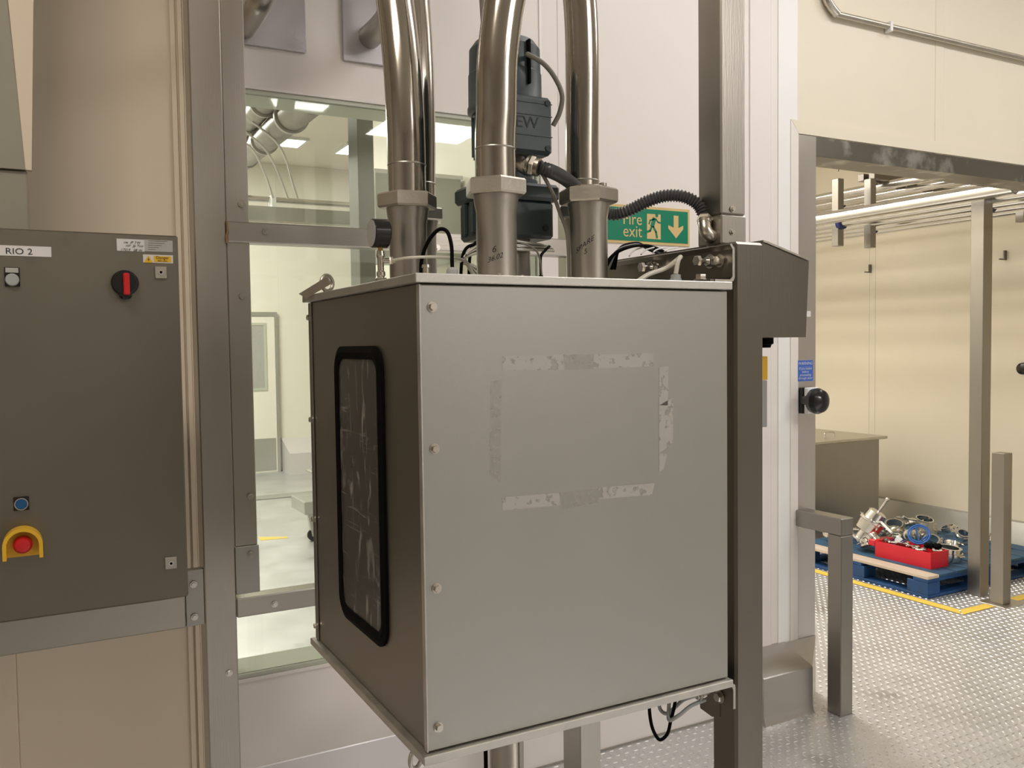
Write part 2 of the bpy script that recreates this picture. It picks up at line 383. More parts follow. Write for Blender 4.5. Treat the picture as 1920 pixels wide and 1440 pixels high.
# rooms behind
struct('wall_partition', box(B(), 2.56, 2.70, WY+WT+.01, 7.2, 0, CZ), M['wall2'])
Y2 = 10.72
fw = senv('wall_far')
for x0, x1 in ((-3.2, -1), (-1, 1.1), (1.1, 2.58), (2.58, 3.5), (3.5, 4.7), (4.7, 6.2)): panel(x0, x1, 0, CZ, M['wall2'], Y2, Y2+.1, fw)
struct('wall_right', box(B(), 6.2, 6.3, WY+WT, 7.3, 0, 3.30), M['walld'])
struct('wall_side_room', box(B(), 2.70, 6.2, 7.3, 7.4, 0, 3.30), M['walld'])
struct('ceiling_side_room', box(B(), 2.70, 6.3, WY+WT+.01, 7.4, 3.30, 3.36), M['ceil'])
sk = at(1650, 932, X=6.18)
struct('baseboard_right', prism(B(), [(6.2, WY+WT+.01, 0), (6.11, WY+WT+.01, 0), (6.13, WY+WT+.01, .06), (6.18, WY+WT+.01, sk.z-.01), (6.2, WY+WT+.01, sk.z)], (0, 4.4, 0)), M['kick'])
rj = senv('trim_2')
for yy in (5.05, 5.11): obj('joint_strip', box(B(), 6.197, 6.2, yy, yy+.012, .25, 3.2), M['ceil'], rj)

# ------------------------------------------------------------------ far room contents (seen through the window)
def ceiling_lamp(x0, x1, y0, y1, lab, n=1, m='lamp', g='flat ceiling lights of the room behind the window'):
    t = thing('ceiling_light', lab, 'ceiling light', ((x0+x1)/2, (y0+y1)/2, CZ), g)
    fb = B()
    for q in ((x0-.03, x0, y0-.03, y1+.03), (x1, x1+.03, y0-.03, y1+.03), (x0, x1, y0-.03, y0), (x0, x1, y1, y1+.03)): box(fb, q[0], q[1], q[2], q[3], CZ-.025, CZ-.001)
    obj('light_frame', fb, M['white'], t)
    h = (y1-y0)/n
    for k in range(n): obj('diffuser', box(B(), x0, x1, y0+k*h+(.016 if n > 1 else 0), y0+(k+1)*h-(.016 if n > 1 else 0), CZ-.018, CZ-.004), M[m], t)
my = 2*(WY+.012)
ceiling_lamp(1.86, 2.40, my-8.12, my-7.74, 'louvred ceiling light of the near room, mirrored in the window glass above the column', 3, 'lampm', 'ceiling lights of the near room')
ceiling_lamp(2.28, 2.57, 9.30, 9.66, 'small bright ceiling light left of the grey column, below the louvred one')
ceiling_lamp(3.03, 3.85, 9.28, 9.76, 'wide bright ceiling light passing behind the grey column')
ceiling_lamp(1.60, 2.10, 9.30, 9.66, 'bright ceiling light at the left edge of the window, under the big duct')
c0 = at(660, 400, Y=4.0)
tag(obj('steel_column', box(B(), at(673, 400, Y=4.0).x, at(703, 400, Y=4.0).x, 4.0, 4.14, 0, CZ-.001, .003), M['colm']), 'grey square column standing in the room behind the window', 'column')
def duct(lab, p0, p1, r, m, cat='duct'):
    b = B(); d = (Vector(p1)-Vector(p0)).normalized(); cyl(b, p0, p1, r, 28)
    tt = thing('overhead_duct', lab, cat, p0); obj('duct_tube', b, m, tt)
    L = (Vector(p1)-Vector(p0)).length
    for k in range(3):
        q = B(); o = Vector(p0)+d*(L*(k+.5)/3); lathe(q, o, d, [(0, r+.012), (.05, r+.012)], 28); obj('clamp_band', q, M['kick'], tt)
da = at(560, 205, Y=3.9); db = at(452, 305, Y=7.2)
duct('large round steel duct running overhead at upper left of the window', da+(da-db)*.12, db, .07, M['dark'])
da = at(505, 180, Y=4.1); db = at(440, 262, Y=7.0)
duct('second darker steel duct beside the large overhead duct, further left', da+(da-db)*.1, db, .06, M['dark'])
# pipe and cable tray running across
a = at(467, 372, Y=6.5); b2 = at(655, 388, Y=6.5)
pt = thing('wall_pipe', 'slim pale pipe running level across the room behind the window', 'pipe', (a.x, 6.5, a.z))
obj('pipe_tube', cyl(B(), (a.x-2.5, 6.5, a.z), (b2.x+1.2, 6.5, a.z), .022), M['shiny'], pt)
for k in range(4): obj('pipe_clip', box(B(), a.x-.6+k*.75, a.x-.57+k*.75, 6.44, 6.56, a.z-.06, a.z+.03), M['white'], pt)
tt = thing('cable_tray', 'grey cable tray running level below the slim pale pipe', 'cable tray', (1.5, 6.3, a.z-.2))
obj('tray_side', box(B(), a.x-2.5, b2.x+1.2, 6.30, 6.32, a.z-.19, a.z-.08), M['kick'], tt)
obj('tray_base', box(B(), a.x-2.5, b2.x+1.2, 6.32, 6.55, a.z-.19, a.z-.18), M['kick'], tt)
obj('tray_edge', box(B(), a.x-2.5, b2.x+1.2, 6.285, 6.30, a.z-.195, a.z-.18), M['shiny'], tt)
dd = thing('air_duct', 'pale grey rectangular duct seen through the window between pipes and motor', 'duct', (2.4, 5.4, 2.4))
q0 = at(703, 321, Y=5.4); q1 = at(905, 340, Y=5.4); q1.x = min(q1.x, 2.54)
obj('duct_casing', box(B(), q0.x, q1.x, 5.4, 5.9, q0.z-.55, q0.z+.0, .004), M['airduct'], dd)
obj('duct_flange', box(B(), q0.x-.01, q1.x+.01, 5.385, 5.4, q0.z-.01, q0.z+.015), M['white'], dd)
for k, (xa, xb) in enumerate(((475, 510), (492, 538), (518, 556))):  # curved white strips, swept as thin tubes
    p = [at(xa, 282-8*k, Y=4.6), at(xa+(xb-xa)*.45, 312-8*k, Y=4.6), at(xa+(xb-xa)*.8, 342, Y=4.6), at(xb+2, 372, Y=4.6)]
    tag(obj('white_strip', hose(B(), [p[0]+Vector((-.12, 0, .09))]+p, .006, 8), M['white']),
        ('leftmost', 'middle', 'rightmost')[k]+' of three thin white curved strips seen through the window', 'hose', 'white curved strips under the duct')
# door, kerb block, drain
x1 = at(520, 700, Y=Y2).x
d2 = senv('door_2')
obj('door_leaf', box(B(), x1-1.0, x1-.03, Y2-.05, Y2-.001, .0, 1.88, .004), M['wall2'], d2)
fr = B()
for q in ((x1-.03, x1+.0, 0, 1.93), (x1-1.03, x1-1.0, 0, 1.93), (x1-1.0, x1-.03, 1.88, 1.93)): box(fr, q[0], q[1], Y2-.06, Y2, q[2], q[3])
obj('door_frame', fr, M['kick'], d2)
g0 = at(478, 610, Y=Y2-.06); g1 = at(497, 727, Y=Y2-.06)
obj('door_window', box(B(), g1.x-.35, g1.x, Y2-.056, Y2-.05, g1.z, g0.z), M['silver'], d2)
fr = B()
for q in ((g1.x, g1.x+.03, g1.z-.03, g0.z+.03), (g1.x-.38, g1.x-.35, g1.z-.03, g0.z+.03), (g1.x-.35, g1.x, g0.z, g0.z+.03), (g1.x-.35, g1.x, g1.z-.03, g1.z)): box(fr, q[0], q[1], Y2-.062, Y2-.05, q[2], q[3])
obj('window_bead', fr, M['reveal'], d2)
obj('kick_plate', box(B(), x1-.98, x1-.05, Y2-.056, Y2-.05, .02, .41), M['kick'], d2)
kb0 = at(530, 883, Z=0)
struct('baseboard_far', prism(B(), [(kb0.x, Y2, 0), (kb0.x, Y2-.42, 0), (kb0.x, Y2-.42, .25), (kb0.x, Y2, .40)], (3.2, 0, 0)), M['kerbw'])
g = at(485, 920, Z=0)
tag(obj('floor_drain', box(B(), -1, 3.6, 8.75, 8.95, .001, .012, .002), M['kick']), 'grey drain channel across the floor of the room behind the window', 'drain')
y0 = at(490, 1012, Z=0); y1_ = at(540, 1008, Z=0)
tag(obj('floor_mark', prism(B(), [(y0.x-.01, y0.y-.03, .001), (y1_.x, y1_.y-.02, .001), (y1_.x, y1_.y+.03, .001), (y0.x, y0.y+.10, .001)], (0, 0, .001)), M['yline']), 'short yellow paint mark on the floor behind the window', 'floor marking')
tr0 = at(572, 1000, Y=6.6)
tl = thing('trolley', 'grey trolley corner with a castor, seen just left of the steel box', 'trolley', (tr0.x+.3, 6.7, 0))
obj('shelf', box(B(), tr0.x, tr0.x+.7, 6.6, 7.0, .22, .32, .005), M['kick'], tl)
obj('shelf', box(B(), tr0.x+.12, tr0.x+.7, 6.6, 7.0, .50, .52, .005), M['kick'], tl)
for xx in (tr0.x+.07, tr0.x+.62):
    fk = obj('castor', prism(B(), [(xx-.03, 6.65, .215), (xx+.04, 6.65, .215), (xx+.03, 6.65, .04), (xx, 6.65, .04)], (0, .05, 0)), M['kick'], tl)
    obj('wheel', cyl(B(), (xx+.015, 6.655, .045), (xx+.015, 6.695, .045), .0445, 20), M['black'], fk)

# ------------------------------------------------------------------ wall plates and pipe stubs above the window
def wall_plate(x0, x1, z0, z1, lab):
    tag(obj('cover_plate', box(B(), x0, x1, WY-.012, WY-.001, z0, z1, .002), M['duct']), lab, 'cover plate')
wall_plate(.44, .736, 2.383, 2.68, 'pale lavender cover plate on the wall beside the tall left post')
wall_plate(.850, 1.14, 2.378, 2.68, 'pale lavender cover plate on the wall behind the bent left pipe')
def stub(cx, cz, y, lab):
    pth = spline([(cx, WY-.013, cz), (cx, y+.12, cz), (cx, y+.05, cz+.012), (cx, y, cz+.09), (cx, y, cz+.3), (cx, y, 3.2)], 8)
    tag(obj('wall_pipe', sweep(B(), pth, .036, 24), M['steel']), lab, 'pipe')
s1 = at(492, -6, Y=2.40); stub(s1.x, s1.z, 2.36, 'steel pipe elbow coming out of the left cover plate')
s2 = at(722, 42, Y=2.5); stub(s2.x, s2.z, 2.42, 'steel pipe elbow coming out of the plate behind the bent pipe')

# ------------------------------------------------------------------ left frame
def bolt(bm, p, axis, r=.006, h=.005):
    a = Vector(axis).normalized(); p = Vector(p)
    lathe(bm, p, a, [(0, r*1.35), (.0015, r*1.35)], 16); hexa(bm, p+a*.0015, a, h, r, rot=.3)
FY = 2.2
fr = thing('support_frame', 'steel tube frame with tall left post and cross rails in front of the window', 'frame', (.37, FY+.04, 0))
obj('post', box(B(), .334, .408, FY, FY+.075, .0, 3.6, .003), M['steel'], fr)
obj('infill_channel', box(B(), .4085, .463, FY+.003, FY+.05, 1.012, 3.6, .002), M['steel'], fr)
obj('cross_rail', box(B(), .4085, 1.403, FY-.003, FY+.047, 1.757, 1.807, .003), M['steelh'], fr, None)
obj('cross_rail', box(B(), .4085, 1.403, FY-.0, FY+.05, .836, .884, .003), M['steelh'], fr)
obj('splice_plate', box(B(), .4085, .466, FY+.001, FY+.01, .894, 1.0115, .001), M['blast'], fr)
obj('post', box(B(), 1.404, 1.479, FY, FY+.1, 0, 1.90, .003), M['steel'], fr)
obj('cross_rail', box(B(), -.9, .290, FY, FY+.07, .832, .910, .003), M['steelh'], fr)
obj('rail_bracket', box(B(), .291, .333, FY+.002, FY+.03, .833, .968, .001), M['blast'], fr)
wl = B(); sweep(wl, spline([at(426, y, Y=FY-.004)+Vector((.002*math.sin(y), 0, 0)) for y in (414, 424, 434, 444, 456)], 6), .003, 8)
obj('weld_bead', wl, mat('weld_tint', (.30, .19, .10), .5, .8, .3, (80, 80, 80)), fr)
for x, y, ax in ((453, 382, -.0), (497, 434, 0), (455, 555, 0), (470, 931, 0), (471, 1039, 0), (515, 1133, 0), (430, 1262, 0), (363, 1096, 0), (365, 1157, 0), (820, 464, 0)):
    p = at(x, y, Y=FY-.001 if y != 434 and y != 464 else FY-.004)
    obj('bolt', (lambda b: (bolt(b, p, (0, -1, 0)), b)[1])(B()), M['shiny'], fr)

# ------------------------------------------------------------------ left cabinet
CY = 2.05
cb = thing('control_cabinet', 'flat steel control cabinet hung on the left frame, with red rotary switch', 'cabinet', (-.2, CY+.07, .95))
obj('cabinet_body', box(B(), -.85, .268, CY+.012, CY+.148, .955, 1.742, .004), M['cab'], cb)
obj('cabinet_door', box(B(), -.86, .277, CY, CY+.011, .948, 1.748, .003), M['cab'], cb)
def plate(px0, py0, px1, py1, m, th=.001, Y=CY):
    a = at(px0, py0, Y=Y); b = at(px1, py1, Y=Y)
    return box(B(), a.x, b.x, Y-th, Y-.0001, b.z, a.z)
o = obj('name_label', box(B(), -.32, at(96, 465, Y=CY).x, CY-.001, CY-.0001, at(96, 482, Y=CY).z, at(96, 463, Y=CY).z), M['paper'], cb, 'white name label')
p = at(38, 472, Y=CY)
obj('lettering', text(B(), 'B  RIO 2', .0175, (p.x-.0135, CY-.0013, p.z), (1, 0, 0), (0, 0, 1), (0, -1, 0), xs=1.15), M['ink'], o)
o = obj('test_label', plate(218, 447, 324, 473, 0), M['silver'], cb, 'white and silver test stickers')
obj('paper_part', plate(219, 448, 271, 472, 0, .0013), M['paper'], o)
tb = B()
for k, (x, y, s) in enumerate(((247, 455, 'cw  JP TW'), (252, 461, 'cur  Jp Tmr'), (246, 469, '17019   08 W'))):
    p = at(x, y, Y=CY); text(tb, s, .0075, (p.x, CY-.0016, p.z), (1, 0, -.02), (0, 0, 1), (0, -1, 0), shear=.3)
for k in range(5):
    p = at(296, 452+k*4, Y=CY); box(tb, p.x-.02, p.x+.02-.006*k, CY-.0014, CY-.0012, p.z-.0006, p.z)
obj('handwriting', tb, M['ink'], o)
o = obj('danger_label', plate(268, 477, 324.5, 494, 0), M['paper'], cb, 'danger sticker with yellow field')
obj('yellow_field', plate(288, 480, 321, 492, 0, .0013), M['yel'], o)
a = at(278, 479, Y=CY)
obj('warning_triangle', prism(B(), [(a.x, CY-.0013, a.z), (a.x-.009, CY-.0013, a.z-.0155), (a.x+.009, CY-.0013, a.z-.0155)], (0, -.0004, 0)), M['yel'], o)
tb = B()
prism(tb, [(a.x+.001, CY-.0018, a.z-.004), (a.x-.002, CY-.0018, a.z-.0095), (a.x+.0002, CY-.0018, a.z-.009), (a.x-.0005, CY-.0018, a.z-.014), (a.x+.0025, CY-.0018, a.z-.0075), (a.x+.0003, CY-.0018, a.z-.008)], (0, -.0003, 0))
p = at(304.5, 483.5, Y=CY); text(tb, 'Danger', .009, (p.x, CY-.0018, p.z), (1, 0, 0), (0, 0, 1), (0, -1, 0))
p = at(304.5, 489.5, Y=CY); text(tb, '400 volts', .0055, (p.x, CY-.0018, p.z), (1, 0, 0), (0, 0, 1), (0, -1, 0))
obj('lettering', tb, M['ink'], o)
for x, y in ((301, 511), (320, 1055)):
    p = at(x, y, Y=CY)
    o = obj('cabinet_lock', box(B(), p.x-.012, p.x+.012, CY-.006, CY, p.z-.013, p.z+.013, .001), M['fit'], cb)
    obj('lock_barrel', tubewall(B(), (p.x, CY-.006, p.z), (0, -1, 0), .0055, .003, .003, 20), M['shiny'], o)
    obj('keyhole', cyl(B(), (p.x, CY-.0061, p.z), (p.x, CY-.007, p.z), .0028, 14), M['black'], o)
p = at(234, 531, Y=CY)
o = obj('rotary_switch', lathe(B(), (p.x, CY, p.z), (0, -1, 0), [(0, .0275), (.006, .0275), (.008, .0255), (.022, .024), (.024, .022)], 40), M['gloss'], cb, 'round black rotary switch with red handle')
obj('switch_nose', box(B(), p.x-.012, p.x+.012, CY-.022, CY-.0, p.z-.0345, p.z-.012, .005), M['gloss'], o)
obj('red_handle', box(B(), p.x-.0055, p.x+.0065, CY-.040, CY-.0245, p.z-.027, p.z+.019, .002), M['red'], o, 'red handle')
p = at(23, 525, Y=CY)
o = obj('indicator', box(B(), p.x-.0135, p.x+.0135, CY-.004, CY, p.z-.0135, p.z+.0255, .001), M['gloss'], cb, 'white push button with legend plate')
obj('button_cap', lathe(B(), (p.x, CY-.004, p.z), (0, -1, 0), [(0, .0125), (.005, .0125), (.007, .011)], 28), M['grey'], o)
obj('legend_plate', box(B(), p.x-.0115, p.x+.0115, CY-.0052, CY-.0041, p.z+.0145, p.z+.0243), M['silver'], o)
p = at(40, 944, Y=CY)
o = obj('blue_button', box(B(), p.x-.014, p.x+.014, CY-.004, CY, p.z-.014, p.z+.014, .001), M['gloss'], cb, 'blue push button')
obj('button_ring', tubewall(B(), (p.x, CY-.004, p.z), (0, -1, 0), .0125, .0108, .006, 28), M['shiny'], o)
obj('button_cap', lathe(B(), (p.x, CY-.004, p.z), (0, -1, 0), [(0, .0107), (.005, .0107), (.006, .0095)], 28), M['blue'], o)
p = at(43, 1018, Y=CY)
o = obj('emergency_stop', lathe(B(), (p.x, CY, p.z), (0, -1, 0), [(0, .011), (.012, .011), (.013, .018), (.022, .0175), (.028, .013), (.030, .006)], 32), M['red'], cb, 'red emergency stop button in a yellow guard')
gpts = []; n = 20; ro, ri = .036, .029
for k in range(n+1): gpts.append((p.x+ro*math.cos(PI*k/n), p.z+.0+ro*math.sin(PI*k/n)))
gpts.append((p.x-ro, p.z-.027)); gpts.append((p.x-ri, p.z-.027))
for k in range(n+1): gpts.append((p.x+ri*math.cos(PI-PI*k/n), p.z+ri*math.sin(PI-PI*k/n)))
gpts.append((p.x+ri, p.z-.027)); gpts.append((p.x+ro, p.z-.027))
g = prism(B(), [(x, CY-.0005, z) for x, z in gpts], (0, -.034, 0))
obj('guard', g, M['yel'], o)
obj('guard_base', prism(B(), [(p.x+ri*math.cos(PI*k/n), CY-.0004, p.z+ri*math.sin(PI*k/n)) for k in range(n+1)]+[(p.x-ri, CY-.0004, p.z-.027), (p.x+ri, CY-.0004, p.z-.027)], (0, -.003, 0)), M['yel'], o)

# hood above the cabinet
hd = thing('hanging_hood', 'beige tapered hood hanging at top left above the control cabinet', 'hood', (-.3, 2.3, 2.0))
HY = 2.30
a = at(13, 0, Y=HY); b_ = at(48, 318, Y=HY); c_ = at(49, 405, Y=HY)
dx = (a.x-b_.x)/(a.z-b_.z)
obj('hood_shell', prism(B(), [(-.9, HY, b_.z), (b_.x, HY, b_.z), (b_.x+dx*1.1, HY, b_.z+1.1), (-.9, HY, b_.z+1.1)], (0, .25, 0)), M['hood'], hd)
obj('hood_edge', prism(B(), [(b_.x, HY, b_.z), (b_.x+.012, HY+.002, b_.z), (a.x+.052, HY+.002, a.z), (a.x+.10, HY+.002, a.z+.55), (a.x-.03, HY, a.z+.55)], (0, .02, 0)), M['wall'], hd)
obj('hood_collar', box(B(), -.85, b_.x+.003, HY+.01, HY+.24, c_.z-.06, b_.z-.001, .003), M['hood'], hd)

# ------------------------------------------------------------------ the steel valve box
BX0, BX1, BY0, BY1, BZ0, BZ1 = .494, 1.084, 1.2, 1.797, .889, 1.592
vb = thing('valve_box', 'large square stainless steel box with gasketed side window in the centre', 'steel box', ((BX0+BX1)/2, 1.5, BZ0))
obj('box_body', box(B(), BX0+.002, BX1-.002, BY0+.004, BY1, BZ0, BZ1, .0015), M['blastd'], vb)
obj('front_panel', box(B(), BX0, BX1, BY0-.002, BY0+.0035, BZ0+.002, BZ1-.002, .0012), M['blast'], vb)
obj('lid_plate', box(B(), BX0-.010, BX1+.004, BY0-.012, BY1+.012, BZ1+.0005, 1.606, .0012), M['lidst'], vb)
obj('base_plate', box(B(), BX0-.010, BX1+.004, BY0-.012, BY1+.012, BZ0-.014, BZ0-.0005, .0012), M['lidst'], vb)
obj('corner_fold', box(B(), BX0-.0012, BX0+.0015, BY0-.0025, BY0+.009, BZ0+.001, BZ1-.001, .0006), M['lidst'], vb)
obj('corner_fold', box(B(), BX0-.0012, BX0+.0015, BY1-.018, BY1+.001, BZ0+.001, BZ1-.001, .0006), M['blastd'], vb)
for x, y in ((810, 575.5), (814.5, 841.5), (818.5, 1103), (822, 1363.5)):
    obj('bolt', (lambda b: (bolt(b, at(x, y, Y=BY0-.002), (0, -1, 0), .0058, .0055), b)[1])(B()), M['nick'], vb)
for y in (595, 787, 971, 1165):
    p = at(588, y, X=BX0); obj('bolt', (lambda b: (bolt(b, (BX0-.001, BY1-.012, p.z), (-1, 0, 0), .0058, .0055), b)[1])(B()), M['nick'], vb)
# side window: gasket ring + scratched pane
g0 = at(630, 700, X=BX0); g1 = at(722, 900, X=BX0); zt = at(676, 649, X=BX0).z; zb = at(700, 1200, X=BX0).z
cyw = (g0.y+g1.y)/2; W_ = g0.y-g1.y; H_ = zt-zb; cz = (zt+zb)/2
out = rrect(W_, H_, .042, 8); inn = rrect(W_-.046, H_-.046, .026, 8); mid = rrect(W_-.022, H_-.022, .034, 8)
bm = B(); rs = []
for pts, xx in ((out, BX0+.001), (out, BX0-.003), (mid, BX0-.007), (inn, BX0-.004), (inn, BX0+.001)):
    rs.append([bm.verts.new((xx, cyw+u, cz+v)) for u, v in pts])
n = len(out)
for q in range(4):
    for k in range(n): bm.faces.new((rs[q][k], rs[q][(k+1)%n], rs[q+1][(k+1)%n], rs[q+1][k]))
obj('window_gasket', bm, M['black'], vb, 'black rubber window gasket')
obj('side_window_pane', prism(B(), [(BX0-.0015, cyw+u, cz+v) for u, v in inn], (.003, 0, 0)), M['pane'], vb, 'scratched smoky side window')
# tape residue on the front panel
def ptch(quad, m=M['tape']):
    b = B(); vs = [b.verts.new(at(x, y, Y=BY0-.0024)) for x, y in quad]; b.faces.new(vs)
    b2 = [b.verts.new(v.co+Vector((0, .0002, 0))) for v in vs]; b.faces.new(b2[::-1])
    for k in range(4): b.faces.new((vs[k], vs[(k+1)%4], b2[(k+1)%4], b2[k]))
    obj('tape_residue', b, m, vb, 'pale tape residue')
ptch([(942, 668), (1055, 665), (1057, 693), (942, 695)]); ptch([(1057, 665), (1112, 664), (1112, 692), (1059, 693)], M['tapef']); ptch([(1113, 665), (1225, 662), (1225, 687), (1113, 691)])
ptch([(1236, 690), (1254, 686), (1252, 760), (1236, 760)]); ptch([(1236, 760), (1262, 745), (1262, 830), (1236, 850)], M['tape']); ptch([(1236, 850), (1252, 850), (1244, 882), (1236, 884)])
ptch([(942, 932), (1048, 924), (1050, 948), (942, 957)]); ptch([(1048, 924), (1122, 916), (1122, 942), (1056, 955)], M['tapef']); ptch([(1122, 914), (1228, 906), (1222, 928), (1122, 936)])
ptch([(920, 715), (941, 712), (938, 905), (918, 890)], M['tapef'])
# eye bolts
def eye(c, up, axis, lab, r=.0155):
    t = B(); c = Vector(c); a, x, y = frame_of(axis)
    sweep(t, [c+(x*math.cos(2*PI*k/32)+y*math.sin(2*PI*k/32))*r for k in range(33)], .0036, 12)
    lathe(t, c-Vector(up)*(r+.006), up, [(0, .009), (.004, .009), (.006, .004)], 16)
    obj('eye_bolt', t, M['fit'], vb)
e1 = at(613, 521, X=.512); eye((.512, e1.y, 1.628), (0, 0, 1), (.5, -1, .0), '')
e2 = at(778, 1421, X=.50); eye((e2.x+.002, e2.y, .852), (0, 0, -1), (.6, -1, 0), '')
# hanging tag strip at the back left corner
a = at(561, 553, X=.47); 
tq = [at(560, 551, X=.475), at(574, 559.5, X=.475), at(620, 533, X=.495), at(612, 519, X=.495)]
tag(obj('tag_plate', prism(B(), tq, (.003, .002, .0015)), M['fit']), 'small flat steel tag sticking out past the back left lid corner', 'tag')

# ------------------------------------------------------------------ inlet spigots, nuts and pipes
CC = (.778, 1.518); RR = .207; ZL = 1.606
ang = [-178, 122, 62, 2, -58, -118]
pos = [(at(px_, 450, Y=y_).x, y_) for px_, y_ in ((765, 1.50), (787, 1.70), (940, 1.715), (1093, 1.535), (1104, 1.36), (931, 1.33))]
zn = {0: at(765, 392, Y=pos[0][1]).z, 5: at(930, 368, Y=pos[5][1]).z, 4: at(1104, 383, Y=pos[4][1]).z}
for k in (1, 2, 3): zn[k] = zn[4]
rp = .0345
names = ['front left inlet spigot under the bent pipe', 'back left inlet spigot half hidden behind the front left one', 'inlet spigot at the back behind the motor',
         'back right inlet spigot hidden behind the one marked spare', 'capped right inlet spigot marked with handwriting spare 5', 'middle front inlet spigot marked with a handwritten 6']
for k, (x, y) in enumerate(pos):
    t = thing('inlet_spigot', 'stainless '+names[k]+', on the box lid', 'pipe fitting', (x, y, ZL), 'six inlet spigots on the box lid')
    z = zn[k]
    obj('spigot_tube', lathe(B(), (x, y, ZL+.0065), (0, 0, 1), [(0, rp), (z-ZL-.034, rp), (z-ZL-.018, rp+.003), (z-ZL-.0065, rp+.004)], 40), M['steel'], t)
    fl_ = B(); lathe(fl_, (x, y, ZL), (0, 0, 1), [(0, .05), (.005, .05), (.006, .049)], 40); obj('flange', fl_, M['fit'], t)
    for q in range(4):
        a = PI/4+q*PI/2+.4
        obj('flange_bolt', (lambda b: (bolt(b, (x+.043*math.cos(a), y+.043*math.sin(a), ZL+.006), (0, 0, 1), .0045, .005), b)[1])(B()), M['shiny'], t)
    obj('union_nut', hexa(B(), (x, y, z), (0, 0, 1), .0265, .0545, rot=.35+[.0, .3, .1, .2, .5, .38][k]), M['fit'], t)
    if k == 4:
        c = B(); lathe(c, (x, y, z+.0265), (0, 0, 1), [(0, .034), (.004, .034), (.005, .02)], 32)
        lathe(c, (x+.020, y-.018, z+.0305), (0, 0, 1), [(0, .007), (.006, .007), (.007, .005)], 14); obj('blank_cap', c, M['nick'], t)
def wrtext(s, k, px, py, size, sh=0, tilt=0):
    x, y = pos[k]
    d = Vector((-x, -y, 0)).normalized()            # towards the walkway in front
    p = Vector((x, y, 0))+d*(rp+.0005)
    side = Vector((-d.y, d.x, 0)); zz = at(px, py, Y=p.y).z
    off = (px-{5: 931, 4: 1104}[k])/1080.
    a0 = math.atan2(d.y, d.x)+off/rp
    p = Vector((x+(rp+.0005)*math.cos(a0), y+(rp+.0005)*math.sin(a0), zz))
    b = B(); text(b, s, size, p, side, (0, 0, 1), d, cx=((x, y), rp+.0005), shear=sh)
    if tilt:
        for v in b.verts:
            a = math.atan2(v.co.y-y, v.co.x-x)-a0; v.co.z += a*rp*tilt
    return b
sp = {o.get('label', ''): o for o in bpy.data.objects if o.name.startswith('inlet_spigot')}
t6 = [o for l, o in sp.items() if 'written 6' in l][0]; t5 = [o for l, o in sp.items() if 'spare 5' in l][0]
obj('handwriting', wrtext('6', 5, 926, 467, .016, .2), M['ink'], t6); obj('handwriting', wrtext('36.02', 5, 928, 483, .012, .2, .35), M['ink'], t6)
obj('handwriting', wrtext('SPARE', 4, 1095, 458, .013, .2, .7), M['ink'], t5); obj('handwriting', wrtext('5', 4, 1097, 471, .013, .2), M['ink'], t5)

def riser(pts, lab, r=rp, m=None, mesh=True):
    b = sweep(B(), spline(pts, 10), r, 40)
    t = thing('riser_pipe', lab, 'pipe', pts[0], 'riser pipes above the box')
    obj('pipe_tube', b, m or M['pipe'], t)
    p = Vector(pts[0])+Vector((0, 0, .05)); obj('weld_ring', lathe(B(), p, (0, 0, 1), [(0, r+.0003), (.0015, r+.0009), (.003, r+.0003)], 40), M['steel'], t)
z0 = zn[0]+.0265; x, y = pos[0]
riser([(x, y, z0), (x, y, z0+.06)]+[tuple(at(cx, cy, X=x)) for cx, cy in ((761, 250), (754, 125), (740, 0), (722, -120), (690, -260))]+[(x, 2.36, 2.86), (x, 2.64, 2.88)], 'polished steel pipe bending left, rising from the front left spigot')
z0 = zn[1]+.0265; x, y = pos[1]
riser([(x, y, z0), (x, y, z0+.06), tuple(at(785, 250, X=x)), tuple(at(782, 125, X=x)), tuple(at(775, 0, X=x)), tuple(at(764, -150, X=x)), tuple(at(742, -300, X=x)), (x, 2.36, 3.02), (x, 2.64, 3.04)], 'polished steel pipe rising behind the bent left pipe')
z0 = zn[2]+.0265; x, y = pos[2]
riser([(x, y, z0), (x, y, z0+.1), tuple(at(936, 150, X=x)), tuple(at(928, 0, X=x)), tuple(at(915, -150, X=x)), (x, 2.2, 2.80), (x, 2.64, 2.84)], 'dark steel pipe rising behind the green motor', m=M['steel'])
z0 = zn[3]+.0265; x, y = pos[3]
riser([(x, y, z0), (x, y, z0+.1), (x-.002, y, 2.20), (x-.03, y, 2.34), (x-.14, y, 2.56), (x-.25, y, 2.80), (x-.28, y, 3.2), (x-.28, y, 3.69)], 'straight polished steel pipe rising right of the motor')
z0 = zn[5]+.0265; x, y = pos[5]
riser([(x, y, z0), (x, y, z0+.07)]+[tuple(at(cx, cy, Y=y)) for cx, cy in ((930.5, 215), (932, 120), (939, 50), (947, 0), (968, -80), (1000, -170))]+[(x+.20, y, 2.72), (x+.24, y, 3.1), (x+.24, y, 3.69)], 'polished steel pipe bending right, in front of the motor')
